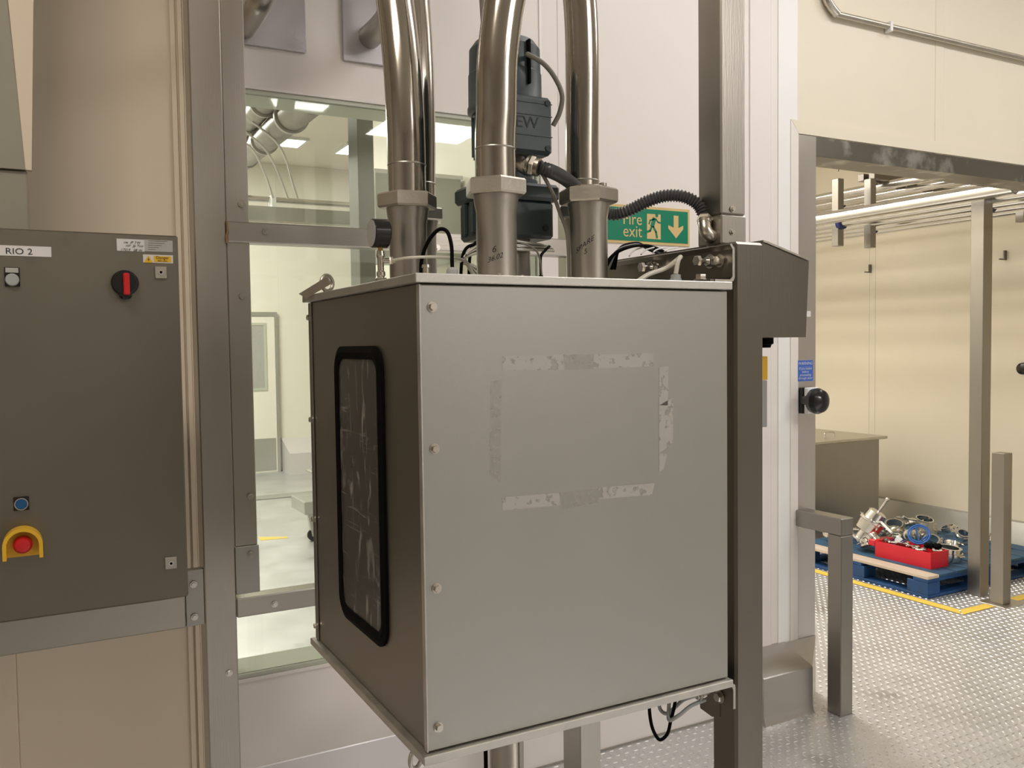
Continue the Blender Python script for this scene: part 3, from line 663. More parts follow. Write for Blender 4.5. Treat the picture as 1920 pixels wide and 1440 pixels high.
# outlet under the box
ox = at(950, 1400, Y=1.5).x
t = thing('outlet_pipe', 'steel outlet pipe with hexagon nut leaving the underside of the box', 'pipe', (ox, 1.5, 0))
obj('pipe_tube', cyl(B(), (ox, 1.5, .0), (ox, 1.5, .832), rp-.001, 40), M['pipe'], t)
obj('union_nut', hexa(B(), (ox, 1.5, .833), (0, 0, 1), .026, .047, rot=.2), M['fit'], t)
obj('neck', cyl(B(), (ox, 1.5, .8595), (ox, 1.5, .8745), .036, 32), M['fit'], t)
p = at(911, 1420, Y=1.55); tag(obj('drop_cable', hose(B(), [(p.x, 1.55, .874), (p.x, 1.55, .6), (p.x+.01, 1.56, .3), (p.x, 1.55, .004)], .0042), M['black']), 'black cable hanging straight down beside the outlet pipe', 'cable')

# ------------------------------------------------------------------ geared motor
MX, MY = at(952, 300, Y=1.52).x, 1.52
mt = thing('geared_motor', 'dark green geared motor standing upright in the middle of the box lid', 'motor', (MX, MY, ZL))
def mz(py, px=952): return at(px, py, Y=MY).z
def mr(w): return w*1.70/F/2
zb = mz(452)
obj('mounting_neck', lathe(B(), (MX, MY, ZL), (0, 0, 1), [(0, .055), (.012, .055), (.014, .042), (zb-ZL, .042)], 32), M['steel'], mt)
gb = B(); box(gb, MX-mr(150), MX+mr(132), MY-.06, MY+.06, zb, mz(382), .006); box(gb, MX-mr(166), MX+mr(150), MY-.068, MY+.068, mz(383), mz(352), .006)
for q in range(3): box(gb, MX-mr(164)-.002, MX-mr(150), MY-.05+q*.035, MY-.038+q*.035, zb+.01, mz(385), .002)
obj('gearbox', gb, M['motor'], mt)
for dx in (-.05, .048):
    obj('gearbox_screw', cyl(B(), (MX+dx, MY-.0605, zb+.02), (MX+dx, MY-.064, zb+.02), .006, 14), M['motord'], mt)
obj('motor_neck', lathe(B(), (MX, MY, mz(352)), (0, 0, 1), [(0, .058), (.01, .058), (.012, .048), (mz(300)-mz(352), .048)], 32), M['motor'], mt)
fb = lathe(B(), (MX, MY, mz(300)), (0, 0, 1), [(0, .050), (.006, .063), (mz(218)-mz(300), .066)], 40)
obj('stator_housing', fb, M['motor'], mt)
for k in range(16):
    a = 2*PI*k/16
    b = B(); c, s = math.cos(a), math.sin(a)
    prism(b, [(MX+.062*c-.002*s, MY+.062*s+.002*c, mz(296)), (MX+.062*c+.002*s, MY+.062*s-.002*c, mz(296)), (MX+.070*c+.0015*s, MY+.070*s-.0015*c, mz(296)), (MX+.070*c-.0015*s, MY+.070*s+.0015*c, mz(296))], (0, 0, mz(222)-mz(296)))
    obj('cooling_fin', b, M['motor'], mt)
obj('fan_cowl', lathe(B(), (MX-.004, MY, mz(218)), (0, 0, 1), [(0, .066), (.004, .0735), (.012, .0735), (.016, .0715), (mz(145)-mz(218), .071), (mz(145)-mz(218)+.002, .0695), (mz(98)-mz(218), .0685), (mz(84)-mz(218), .058), (mz(76)-mz(218), .036), (mz(74)-mz(218), .01)], 40), M['motor'], mt)
tx1 = at(1037, 230, Y=1.41).x; tzt = at(1000, 178, Y=1.41).z; tzb = at(1000, 288, Y=1.41).z; tx0 = tx1-.125
tbx = obj('terminal_box', box(B(), tx0, tx1, 1.41, 1.475, tzb, tzt, .007), M['motor'], mt)
bm = B()
for fz in (.31, .66, .87): box(bm, tx0+.002, tx1-.002, 1.4085, 1.4105, tzb+(tzt-tzb)*fz-.001, tzb+(tzt-tzb)*fz+.001, .0006)
obj('cover_rib', bm, M['motor'], tbx)
for x in (tx0+.012, tx1-.012):
    for z in (tzb+.012, tzt-.012): obj('cover_screw', cyl(B(), (x, 1.4098, z), (x, 1.4075, z), .0055, 14), M['motord'], tbx)
pc = at(982, 229, Y=1.409)
obj('embossed_letters', text(B(), 'SEW', .030, (pc.x, 1.4094, pc.z), (1, 0, 0), (0, 0, 1), (0, -1, 0), xs=1.05), M['motord'], tbx)
obj('capacitor_slot', box(B(), MX+.006, MX+.011, MY-.0775, MY-.05, mz(175), mz(95), .001), M['black'], mt)
# elbow gland under the terminal box
eg = B(); e0 = at(985, 290, Y=1.44); e1 = at(1005, 311, Y=1.40)
obj('elbow_gland', sweep(B(), spline([(e0.x-.012, 1.44, tzb-.002), (e0.x-.012, 1.435, tzb-.016), (e0.x-.004, 1.42, tzb-.027), tuple(at(992, 309, Y=1.40))], 8), .013, 20), M['nick'], mt)
a = at(989, 309, Y=1.40); d = (at(1010, 314, Y=1.385)-a).normalized()
g = B(); lathe(g, a, d, [(0, .017), (.005, .017)], 24); hexa(g, a+d*.006, d, .009, .019); lathe(g, a+d*.015, d, [(0, .0165), (.008, .0165)], 24); obj('gland_nut', g, M['nick'], mt)

# corrugated conduit from the motor to the post
pts = [tuple(at(1008, 313, Y=1.39)), tuple(at(1030, 320, Y=1.39)), tuple(at(1058, 334, Y=1.42)), tuple(at(1085, 356, Y=1.445)), tuple(at(1110, 384, Y=1.455)), tuple(at(1150, 402, Y=1.44)), tuple(at(1180, 394, Y=1.42)),
       tuple(at(1215, 377, Y=1.40)), tuple(at(1250, 367, Y=1.38)), tuple(at(1285, 370, Y=1.36)), tuple(at(1310, 385, Y=1.345)), tuple(at(1322, 408, Y=1.335))]
cdt = thing('corrugated_conduit', 'dark corrugated conduit looping from the motor to the right post', 'conduit', pts[0])
obj('conduit_tube', corrugated(B(), pts, .0132), M['cond'], cdt)
el = [at(1322, 408, Y=1.325), at(1321, 420, Y=1.32), at(1324, 434, Y=1.315), at(1333, 444, Y=1.315), Vector((1.151, 1.322, at(1345, 446, Y=1.32).z))]
obj('elbow', sweep(B(), spline(el, 8), .0125, 20), M['nick'], cdt)
d = (el[1]-el[0]).normalized(); g = B(); hexa(g, el[0], d, .009, .0155); lathe(g, el[0]+d*.0095, d, [(0, .0135), (.005, .0135)], 24); obj('conduit_nut', g, M['nick'], cdt)

# grey cable from motor top to terminal box, thin cable down
pt_ = [(MX+.01, MY-.076, at(975, 100, Y=MY-.08).z), tuple(at(990, 102, Y=1.43)), tuple(at(1020, 120, Y=1.42)), tuple(at(1043, 150, Y=1.42)), tuple(at(1054, 180, Y=1.42)), tuple(at(1049, 212, Y=1.43)), tuple(at(1037, 236, Y=1.44))]
tag(obj('motor_cable', hose(B(), pt_, .0046), M['cab_grey']), 'beige grey cable looping from the motor top to its terminal box', 'cable')
pt_ = [tuple(at(1012, 318, Y=1.41)), tuple(at(1022, 335, Y=1.41)), tuple(at(1036, 362, Y=1.41)), tuple(at(1050, 400, Y=1.41)), tuple(at(1062, 432, Y=1.405)), tuple(at(1066, 470, Y=1.40)), (at(1067, 500, Y=1.40).x, 1.40, ZL+.001)]
tag(obj('drop_cable', hose(B(), pt_, .0036), M['cab_grey']), 'thin grey cable running down left of the spigot marked spare', 'cable')

# ------------------------------------------------------------------ pressure gauge and small lines on the lid
GY = 1.42; gp = at(714, 505, Y=GY)
gx = gp.x
if gx < BX0+.003: gx = BX0+.003; 
GY = gx/(at(714, 505, Y=1.0).x); 
def gz(py): return at(714, py, Y=GY).z
pg = thing('pressure_gauge', 'black round pressure gauge on a tee fitting at the front left lid edge', 'gauge', (gx, GY, ZL))
ga = Vector((-.998, .02, .0)).normalized(); gc = Vector((gx, GY, gz(438)))
obj('gauge_case', lathe(B(), gc-ga*.013, ga, [(0, .0225), (.002, .0245), (.027, .0245), (.028, .0238)], 40), M['gloss'], pg)
obj('gauge_glass', lathe(B(), gc+ga*.0152, ga, [(0, .0225), (.001, .0225)], 40), M['silver'], pg)
obj('brass_neck', lathe(B(), (gx, GY, gz(471)), (0, 0, 1), [(0, .006), (gz(463)-gz(471), .006)], 4, .4), M['brass'], pg)
st_ = B(); lathe(st_, (gx, GY, ZL), (0, 0, 1), [(0, .010), (.004, .010), (.006, .006), (.012, .006), (.014, .0075), (.020, .0075), (.022, .0055), (gz(485)-ZL, .0055), (gz(480)-ZL, .0075), (gz(471)-ZL, .0065)], 20)
hexa(st_, (gx, GY, ZL+.004), (0, 0, 1), .006, .010); 
cyl(st_, (gx, GY, gz(489)), (gx+.024, GY-.006, gz(488)), .0045, 14); hexa(st_, (gx+.014, GY-.0035, gz(488.5)), (1, -.25, 0), .006, .007)
obj('tee_fitting', st_, M['nick'], pg)
hz = Vector((gx+.02, GY-.005, gz(488)))
tag(obj('clear_hose', hose(B(), [hz, at(770, 483, Y=1.38), at(830, 482, Y=1.36), at(862, 486, Y=1.38), at(880, 498, Y=1.42), (at(892, 505, Y=1.45).x, 1.45, ZL+.001)], .0026, 10), M['clear']), 'clear plastic hose running level from the gauge tee', 'hose')
b1 = at(848, 505, Y=1.30)
gl = thing('cable_gland', 'grey cable gland on the lid left of the spigot marked 6', 'cable gland', (b1.x, 1.30, ZL))
g = B(); hexa(g, (b1.x, 1.30, ZL), (0, 0, 1), .008, .0115); lathe(g, (b1.x, 1.30, ZL+.008), (0, 0, 1), [(0, .0095), (.008, .0092), (.012, .0065)], 24); obj('gland_body', g, M['grey'], gl)
tag(obj('black_cable', hose(B(), [(b1.x, 1.30, ZL+.0205), tuple(at(846, 458, Y=1.30)), tuple(at(838, 434, Y=1.31)), tuple(at(824, 430, Y=1.33)), tuple(at(808, 445, Y=1.35)), tuple(at(796, 468, Y=1.37)), tuple(at(790, 492, Y=1.38)), (at(789, 505, Y=1.385).x, 1.385, ZL+.002)], .0032, 12), M['black']), 'black cable arching over the lid from the grey gland', 'cable')
g2 = at(799, 500, Y=1.28)
gg = thing('cable_gland', 'small steel plug fitting standing at the front left lid corner', 'cable gland', (g2.x, 1.28, ZL))
g = B(); hexa(g, (g2.x, 1.28, ZL), (0, 0, 1), .007, .0085); lathe(g, (g2.x, 1.28, ZL+.007), (0, 0, 1), [(0, .005), (.009, .005), (.0095, .007), (.014, .0065)], 20); obj('gland_body', g, M['nick'], gg)
for k in range(5):
    p = [at(1030+2*k, 462+2*k, Y=1.50), at(990, 456+3*k, Y=1.45), at(940, 452+4*k, Y=1.42), at(893-3*k, 462+4*k, Y=1.42), at(872-2*k, 482+2*k, Y=1.42), at(878+3*k, 500, Y=1.43)]
    p[-1].z = max(p[-1].z, ZL+.006+.003*k)
    tag(obj('coiled_hose', hose(B(), p+[Vector((p[-1].x+.03, 1.44, ZL+.004+.003*k))], .0030, 8), M['chose' if k % 2 else 'clear']), 'thin clear hose of the bundle curling round behind the spigot marked 6', 'hose', 'clear hoses round the spigot')
for k, (x, y, YY) in enumerate(((868, 478, 1.42), (883, 470, 1.44))):
    p = [at(x, y, Y=YY), at(x+8, y-14, Y=YY), at(x+22, y-20, Y=YY), at(x+30, y-24, Y=YY+.03)]
    p = [Vector((p[0].x-.006, YY, ZL+.003))]+p
    tag(obj('black_cable', hose(B(), p, .0030, 10), M['black']), ('left', 'right')[k]+' of two short black leads left of the spigot marked 6', 'cable', 'short black leads')
b3 = at(1014, 500, Y=1.42)
pl = thing('sensor_plug', 'black cable plug standing on the lid between the two marked spigots', 'plug', (b3.x, 1.42, ZL))
g = B(); lathe(g, (b3.x, 1.42, ZL), (0, 0, 1), [(0, .0075), (.014, .0075), (.016, .006), (.022, .004)], 16); obj('plug_body', g, M['black'], pl)
tag(obj('black_cable', hose(B(), [(b3.x, 1.42, ZL+.022), tuple(at(1014, 482, Y=1.42)), tuple(at(1022, 470, Y=1.44)), tuple(at(1030, 462, Y=1.48))], .0026, 10), M['black']), 'short black lead leaning right from the black plug', 'cable')
tag(obj('thin_hose', hose(B(), [(b3.x-.001, 1.415, ZL+.022), tuple(at(1010, 478, Y=1.41)), tuple(at(998, 464, Y=1.40)), tuple(at(975, 455, Y=1.40)), tuple(at(950, 452, Y=1.40))], .0018, 8), M['cab_grey']), 'thin grey lead arching left from the black plug', 'cable')

# ------------------------------------------------------------------ right mounting frame
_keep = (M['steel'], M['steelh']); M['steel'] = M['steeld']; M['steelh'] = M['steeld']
rf = thing('mounting_frame', 'heavy steel post and beam frame carrying the right side of the box', 'frame', (1.178, 1.28, 0))
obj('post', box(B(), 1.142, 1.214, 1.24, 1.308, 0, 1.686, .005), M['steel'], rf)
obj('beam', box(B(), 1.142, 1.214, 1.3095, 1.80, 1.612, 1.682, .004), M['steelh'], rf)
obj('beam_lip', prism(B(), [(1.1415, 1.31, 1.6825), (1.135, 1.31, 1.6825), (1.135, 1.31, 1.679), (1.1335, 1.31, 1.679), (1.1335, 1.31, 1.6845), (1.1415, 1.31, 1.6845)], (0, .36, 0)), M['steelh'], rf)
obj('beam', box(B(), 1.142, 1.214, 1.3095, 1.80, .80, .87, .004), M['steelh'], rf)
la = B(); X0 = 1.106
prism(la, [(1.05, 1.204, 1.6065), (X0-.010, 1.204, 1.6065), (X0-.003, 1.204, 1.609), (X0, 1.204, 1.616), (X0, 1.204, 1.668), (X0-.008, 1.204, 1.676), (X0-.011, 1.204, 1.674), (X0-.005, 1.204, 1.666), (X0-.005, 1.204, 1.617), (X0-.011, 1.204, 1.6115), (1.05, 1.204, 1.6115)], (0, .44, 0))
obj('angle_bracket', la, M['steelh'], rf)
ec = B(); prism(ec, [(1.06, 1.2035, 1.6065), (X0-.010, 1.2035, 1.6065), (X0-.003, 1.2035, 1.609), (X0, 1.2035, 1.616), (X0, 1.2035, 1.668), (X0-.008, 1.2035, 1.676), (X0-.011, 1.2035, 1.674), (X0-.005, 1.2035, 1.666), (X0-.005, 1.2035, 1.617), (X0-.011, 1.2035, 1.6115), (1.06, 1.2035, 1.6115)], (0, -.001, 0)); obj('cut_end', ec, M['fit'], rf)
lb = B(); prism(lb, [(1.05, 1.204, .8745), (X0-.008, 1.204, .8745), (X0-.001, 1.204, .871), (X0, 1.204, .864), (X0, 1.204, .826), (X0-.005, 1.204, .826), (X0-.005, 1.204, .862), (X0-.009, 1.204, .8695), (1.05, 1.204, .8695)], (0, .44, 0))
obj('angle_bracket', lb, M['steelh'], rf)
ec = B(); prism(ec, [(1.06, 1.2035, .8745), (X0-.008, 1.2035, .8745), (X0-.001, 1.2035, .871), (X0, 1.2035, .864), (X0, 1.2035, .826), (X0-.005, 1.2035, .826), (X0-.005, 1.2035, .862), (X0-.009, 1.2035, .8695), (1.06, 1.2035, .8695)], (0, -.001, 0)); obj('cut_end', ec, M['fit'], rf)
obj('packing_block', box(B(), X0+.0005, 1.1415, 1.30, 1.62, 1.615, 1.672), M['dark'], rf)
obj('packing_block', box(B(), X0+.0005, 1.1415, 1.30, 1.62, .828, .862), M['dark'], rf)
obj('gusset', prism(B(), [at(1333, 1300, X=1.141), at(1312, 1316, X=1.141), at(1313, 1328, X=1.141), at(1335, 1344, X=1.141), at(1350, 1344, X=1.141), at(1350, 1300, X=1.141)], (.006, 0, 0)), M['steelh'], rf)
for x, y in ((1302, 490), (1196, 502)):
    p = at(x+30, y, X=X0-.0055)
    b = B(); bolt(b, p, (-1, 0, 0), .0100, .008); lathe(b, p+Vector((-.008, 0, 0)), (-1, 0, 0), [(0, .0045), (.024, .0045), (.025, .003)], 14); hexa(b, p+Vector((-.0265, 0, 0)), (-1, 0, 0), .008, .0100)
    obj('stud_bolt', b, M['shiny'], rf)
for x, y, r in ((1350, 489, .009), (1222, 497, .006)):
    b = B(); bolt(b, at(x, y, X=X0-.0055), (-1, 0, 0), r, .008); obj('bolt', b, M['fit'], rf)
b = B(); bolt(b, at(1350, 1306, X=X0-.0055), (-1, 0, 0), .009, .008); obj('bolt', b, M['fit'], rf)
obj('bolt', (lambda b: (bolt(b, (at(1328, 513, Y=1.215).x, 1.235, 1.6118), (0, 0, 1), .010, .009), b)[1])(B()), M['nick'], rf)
M['steel'] = _keep[0]
# upper post
up = thing('upper_post', 'tall square steel post rising from the beam at the right of the box', 'post', (1.184, 1.32, 1.686))
obj('post_tube', box(B(), 1.153, 1.215, 1.29, 1.357, 1.744, 2.42, .003), M['steel'], up)
obj('splice_sleeve', box(B(), 1.152, 1.216, 1.289, 1.358, 1.6865, 1.7435, .003), M['steel'], up)
for x, y in ((1373, 392), (1372, 435)): obj('bolt', (lambda b: (bolt(b, at(x, y, Y=1.289), (0, -1, 0), .0045, .004), b)[1])(B()), M['nick'], up)
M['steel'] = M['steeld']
# sloped junction box
h0 = thing('junction_box', 'brown grey steel junction box with sloping top on the right side of the post', 'junction box', (1.28, 1.29, 1.508))
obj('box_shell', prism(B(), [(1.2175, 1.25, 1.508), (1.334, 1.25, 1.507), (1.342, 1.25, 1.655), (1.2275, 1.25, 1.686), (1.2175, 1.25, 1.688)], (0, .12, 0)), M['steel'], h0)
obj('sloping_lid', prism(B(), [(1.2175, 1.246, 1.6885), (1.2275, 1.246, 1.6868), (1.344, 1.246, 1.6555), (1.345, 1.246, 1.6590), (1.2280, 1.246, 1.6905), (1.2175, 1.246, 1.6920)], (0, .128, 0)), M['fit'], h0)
obj('entry_gland', lathe(B(), (at(1437, 645, Y=1.32).x, 1.32, 1.507), (0, 0, -1), [(0, .014), (.012, .014), (.014, .010), (.02, .008)], 16), M['black'], h0)
pk = thing('yellow_tag_bottle', 'thin yellow and clear tag hanging behind the post under the junction box', 'tag', (1.222, 1.33, 1.40))
obj('yellow_part', box(B(), 1.2165, at(1436.5, 690, Y=1.33).x, 1.325, 1.335, at(1437, 712, Y=1.33).z, at(1437, 668, Y=1.33).z, .001), M['yel'], pk)
obj('clear_part', box(B(), 1.2165, at(1435.5, 760, Y=1.33).x, 1.325, 1.335, at(1437, 800, Y=1.33).z, at(1437, 713, Y=1.33).z, .001), M['grey'], pk)

M['steel'], M['steelh'] = _keep
# cables and hoses on the right of the lid
for k in range(5):
    p = [at(1128+6*k, 505, Y=1.50+.01*k), at(1150+3*k, 478-3*k, Y=1.50+.01*k), at(1178+4*k, 464-2*k, Y=1.50+.01*k), at(1215, 461+k*1.5, Y=1.52+.01*k), at(1245, 472+2*k, Y=1.54+.01*k), at(1262, 484+2*k, Y=1.56+.01*k)]
    p[0].z = max(p[0].z, ZL+.004)
    tag(obj('black_cable', hose(B(), p, .0032, 8), M['black' if k != 2 else 'grey']), 'cable of the dark bundle arching behind the lid under the exit sign' if k != 2 else 'grey cable within the dark bundle under the exit sign', 'cable', 'cable bundle behind the right of the lid')
    if k < 4:
        q = [at(1180+22*k, 480-3*k, Y=1.47), at(1188+22*k, 470-k, Y=1.50), at(1204+22*k, 464, Y=1.52)]
        tag(obj('cable_tie', hose(B(), q, .0016, 6), M['white']), 'thin white tie among the dark cables under the exit sign', 'cable tie', 'white ties on the cable bundle')
p = at(1267, 508, Y=1.26)
gl = thing('hose_fitting', 'pale blue grey push fitting at the right of the lid', 'hose fitting', (p.x, 1.26, ZL))
g = B(); hexa(g, (p.x, 1.26, ZL), (0, 0, 1), .010, .0105); lathe(g, (p.x, 1.26, ZL+.010), (0, 0, 1), [(0, .009), (.006, .009), (.007, .006)], 20); obj('fitting_body', g, M['grey'], gl)
tag(obj('clear_hose', hose(B(), [(p.x, 1.26, ZL+.0175), tuple(at(1272, 488, Y=1.26)), tuple(at(1276, 482, Y=1.262)), tuple(at(1270, 487, Y=1.275)), tuple(at(1250, 502, Y=1.28)), tuple(at(1215, 515, Y=1.28)), (at(1195, 519, Y=1.28).x, 1.28, ZL+.004)], .0042, 12), M['clear']), 'cloudy plastic hose bending left from the pale fitting on the lid', 'hose')
# lines under the box
def under(name, pts, r, m, lab):
    P = [at(x, y, Y=Y_) for x, y, Y_ in pts]; P[0].z = BZ0-.0145
    tag(obj(name, hose(B(), P, r, 12), M[m]), lab, 'cable' if m == 'black' else 'hose')
under('black_cable', [(1217, 1325, 1.30), (1219, 1345, 1.30), (1226, 1372, 1.29), (1237, 1387, 1.28), (1250, 1378, 1.275), (1258, 1350, 1.27), (1264, 1326, 1.27), (1267, 1308, 1.27)], .0032, 'black', 'black cable hanging in a loop under the box')
under('grey_hose', [(1236, 1316, 1.32), (1238, 1330, 1.32), (1248, 1338, 1.31), (1264, 1328, 1.29), (1282, 1312, 1.27), (1308, 1303, 1.26)], .0036, 'grey', 'short grey hose curling to the tee fitting under the box')
under('grey_hose', [(1258, 1312, 1.28), (1254, 1330, 1.28), (1255, 1350, 1.27), (1272, 1342, 1.26), (1295, 1324, 1.26), (1322, 1312, 1.26)], .0036, 'grey', 'longer grey hose hanging lowest and running to the lower bracket')
p = at(1312, 1302, Y=1.26)
ft = thing('tee_fitting', 'small steel tee fitting under the right front edge of the box', 'pipe fitting', p)
g = B(); cyl(g, p+Vector((-.008, 0, -.003)), p+Vector((.022, 0, .003)), .006, 14); hexa(g, p+Vector((-.004, 0, -.002)), (1, 0, .2), .007, .0095); cyl(g, p+Vector((.012, 0, .0)), p+Vector((.012, 0, .017)), .005, 12); obj('fitting_body', g, M['fit'], ft)

# ------------------------------------------------------------------ exit sign and wall items
sg = thing('exit_sign', 'green and cream fire exit sign on the wall behind the right pipes', 'sign', (2.03, WY, 1.93))
sx0, sx1, sz0, sz1 = 1.815, 2.207, 1.866, 2.006
SY = WY-.001
obj('sign_plate', box(B(), sx0, sx1, SY-.003, SY, sz0, sz1, .0005), M['gold'], sg)
obj('green_field', box(B(), sx0+.010, sx1-.010, SY-.0042, SY-.0031, sz0+.010, sz1-.010), M['green'], sg)
tb = B(); yy = SY-.0046
for s, py in (('Fire', 411), ('exit', 434)):
    p = at(1179, py, Y=yy); text(tb, s, .062, (1.937, yy, p.z), (1, 0, 0), (0, 0, 1), (0, -1, 0), xs=.92)
def P2(px, py): return at(px, py, Y=yy)
obj('lettering', tb, M['gold'], sg)
a = at(1213, 400, Y=yy); b_ = at(1239, 449, Y=yy)
obj('figure_panel', box(B(), a.x, b_.x, yy, yy+.0003, b_.z, a.z-.001), M['gold'], sg)
mn = B(); yy -= .0004
def limb(*p, wd=.0045):
    q = [at(x, y, Y=yy) for x, y in p]
    for u, v in zip(q, q[1:]):
        d = (v-u).normalized(); n_ = Vector((-d.z, 0, d.x))*wd
        prism(mn, [u-d*wd*.4+n_, u-d*wd*.4-n_, v+d*wd*.4-n_, v+d*wd*.4+n_], (0, -.0003, 0))
lathe(mn, at(1231.5, 404, Y=yy), (0, -1, 0), [(0, .0068), (.0003, .0068)], 18)
limb((1227, 410), (1223, 424), wd=.0085); limb((1227, 411), (1219, 413), (1217, 420), wd=.0028); limb((1230, 411), (1234, 417), (1239, 418), wd=.0028)
limb((1222, 425), (1219, 433), (1211, 435), wd=.0042); limb((1225, 425), (1230, 435), (1232, 446), wd=.0042)
obj('running_figure', mn, M['green'], sg)
yy += .0004; ar = B()
prism(ar, [at(1263, 404, Y=yy), at(1272, 405, Y=yy), at(1272, 428, Y=yy), at(1281, 423, Y=yy), at(1281, 430, Y=yy), at(1267.5, 447, Y=yy), at(1253, 428, Y=yy), at(1253, 422, Y=yy), at(1263, 427, Y=yy)], (0, -.0003, 0))
obj('down_arrow', ar, M['gold'], sg)
c1 = at(1553, 14, Y=WY-.02); c2 = at(1920, 110, Y=WY-.02)
cn = thing('wall_conduit', 'steel conduit running along the wall above the doorway', 'conduit', (c1.x, WY, c1.z))
obj('conduit_tube', cyl(cyl(B(), (c1.x-.014, WY-.021, c1.z+.07), (c1.x-.014, WY-.021, c1.z+.6), .0125, 16), (c1.x+.045, WY-.021, c2.z), (6.5, WY-.021, c2.z), .0125, 16), M['fit'], cn)
obj('conduit_elbow', sweep(B(), spline([(c1.x-.014, WY-.021, c1.z+.075), (c1.x-.010, WY-.021, c1.z+.035), (c1.x+.012, WY-.021, c1.z+.008), (c1.x+.05, WY-.021, c2.z)], 8), .018, 16), M['nick'], cn)
p = at(1667, 50, Y=WY-.02); obj('saddle', box(B(), p.x-.008, p.x+.008, WY-.036, WY-.002, p.z-.024, p.z+.020, .002), M['white'], cn)
p = at(1510, 745, Y=JY); kz = at(1517, 751, Y=JY-.03)
kn = thing('push_button', 'black ball shaped push button on a white base on the door jamb', 'button', (p.x, JY, p.z))
k0 = at(1499, 751, Y=JY-.004); k1 = at(1506, 751, Y=JY-.02)
obj('back_box', box(B(), k0.x, k0.x+.075, JY-.022, JY-.0005, k0.z-.054, k0.z+.054, .002), M['gloss'], kn)
obj('base_plate', box(B(), k1.x, k1.x+.070, JY-.042, JY-.0225, k1.z-.054, k1.z+.054, .004), M['white'], kn)
c = at(1532, 752, Y=JY-.11); bm = B(); lathe(bm, Vector((c.x, JY-.0425, c.z)), (0, -1, 0), [(0, .018), (.03, .018), (.034, .034), (.052, .050), (.072, .053), (.092, .045), (.105, .026), (.110, .005)], 36); obj('ball_head', bm, M['gloss'], kn)
a = at(1496, 676, Y=JY-.001); b_ = at(1524, 714, Y=JY-.001)
wl_ = thing('warning_label', 'small blue warning label with white text on the door jamb', 'label', (a.x, JY, b_.z))
obj('label_sheet', box(B(), a.x, b_.x, JY-.0015, JY-.0003, b_.z, a.z), M['lblue'], wl_)
tb = B()
for py, s, sz in ((681.5, 'WARNING', .017), (686.5, '________________', .009), (691, 'If you notice', .0145), (697, 'before', .0145), (703, 'proceeding', .0145), (709, 'through door', .0145)):
    q = at(1510, py, Y=JY-.0018); text(tb, s, sz, q, (1, 0, 0), (0, 0, 1), (0, -1, 0), shear=.2 if sz < .02 else 0)
obj('lettering', tb, M['paper'], wl_)
a = at(1510, 583, Y=JY-.001); b_ = at(1520, 594, Y=JY-.001)
tag(obj('sticker', box(B(), a.x, b_.x, JY-.0015, JY-.0003, b_.z, a.z), M['paper']), 'tiny white sticker on the door jamb above the blue label', 'sticker')

# ------------------------------------------------------------------ guard rail at the doorway
gr = thing('guard_rail', 'square steel guard rail with a leg, projecting from the door jamb', 'guard rail', (2.80, 2.44, 0))
obj('rail', box(B(), 2.764, 2.832, 2.405, WY-.007, .726, .795, .003), M['steelm'], gr)
obj('leg', box(B(), 2.764, 2.832, 2.405, 2.475, 0.0, .7255, .003), M['steelm'], gr)

# ------------------------------------------------------------------ beyond the doorway
tag(obj('tall_post', box(B(), 4.757, 4.838, 3.141, 3.222, 0, 2.62, .003), M['steelm']), 'tall square steel post right of the red crate', 'post')
sp_ = thing('bollard', 'short square steel bollard at the right edge of the photo', 'bollard', (4.74, 3.0, 0))
obj('bollard_tube', box(B(), 4.702, 4.775, 2.97, 3.045, .007, .858, .002), M['steelm'], sp_)
obj('base_plate', box(B(), 4.66, 4.86, 2.93, 3.09, 0, .0065, .001), M['fit'], sp_)
tag(obj('floor_line', prism(B(), [(4.372, 2.995, .0026), (4.435, 3.055, .0026), (4.435, 7.0, .0026), (4.372, 7.0, .0026)], (0, 0, .001)), M['yline']), 'yellow floor line running away beside the blue pallet', 'floor marking')
tag(obj('floor_line', prism(B(), [(4.372, 2.985, .0026), (4.655, 2.985, .0026), (4.655, 3.045, .0026), (4.436, 3.045, .0026)], (0, 0, .001)), M['yline']), 'yellow floor line running right to the short bollard', 'floor marking')
tag(obj('floor_line', box(B(), 4.87, 6.1, 2.985, 3.045, .0026, .0036), M['yline']), 'yellow floor line right of the short bollard', 'floor marking')
# tank
tk = thing('lidded_tank', 'stainless lidded tank standing against the wall behind the door jamb', 'tank', (5.2, 4.9, 0))
obj('tank_body', box(B(), 4.55, 5.70, 4.60, 5.25, 0, .735, .004), M['steelm'], tk)
obj('tank_lid', box(B(), 4.50, 5.76, 4.57, 5.28, .7355, .757, .004), M['fit'], tk)
hp = at(1525, 812, Y=4.9).x
obj('lid_handle', hose(B(), [(hp-.04, 4.75, .757), (hp-.04, 4.75, .79), (hp+.06, 4.75, .79), (hp+.06, 4.75, .757)], .006, 8), M['shiny'], tk)
# wall hooks, dark round stop
for x, y, l in ((1632, 505, 'small steel hook on the cream wall left of the tall post'), (1885, 480, 'small steel hook on the cream wall right of the tall post')):
    p = at(x, y, X=6.19)
    b = B(); box(b, 6.17, 6.199, p.y-.006, p.y+.006, p.z-.03, p.z+.04, .002); box(b, 6.12, 6.17, p.y-.006, p.y+.006, p.z-.03, p.z-.02, .002)
    tag(obj('wall_hook', b, M['dark']), l, 'hook')
p = at(1922, 691, X=6.19)
tag(obj('round_knob', lathe(B(), (6.199, p.y, p.z), (-1, 0, 0), [(0, .025), (.02, .025), (.025, .045), (.05, .04), (.06, .02)], 24), M['gloss']), 'black round knob on the wall at the right photo edge', 'knob')

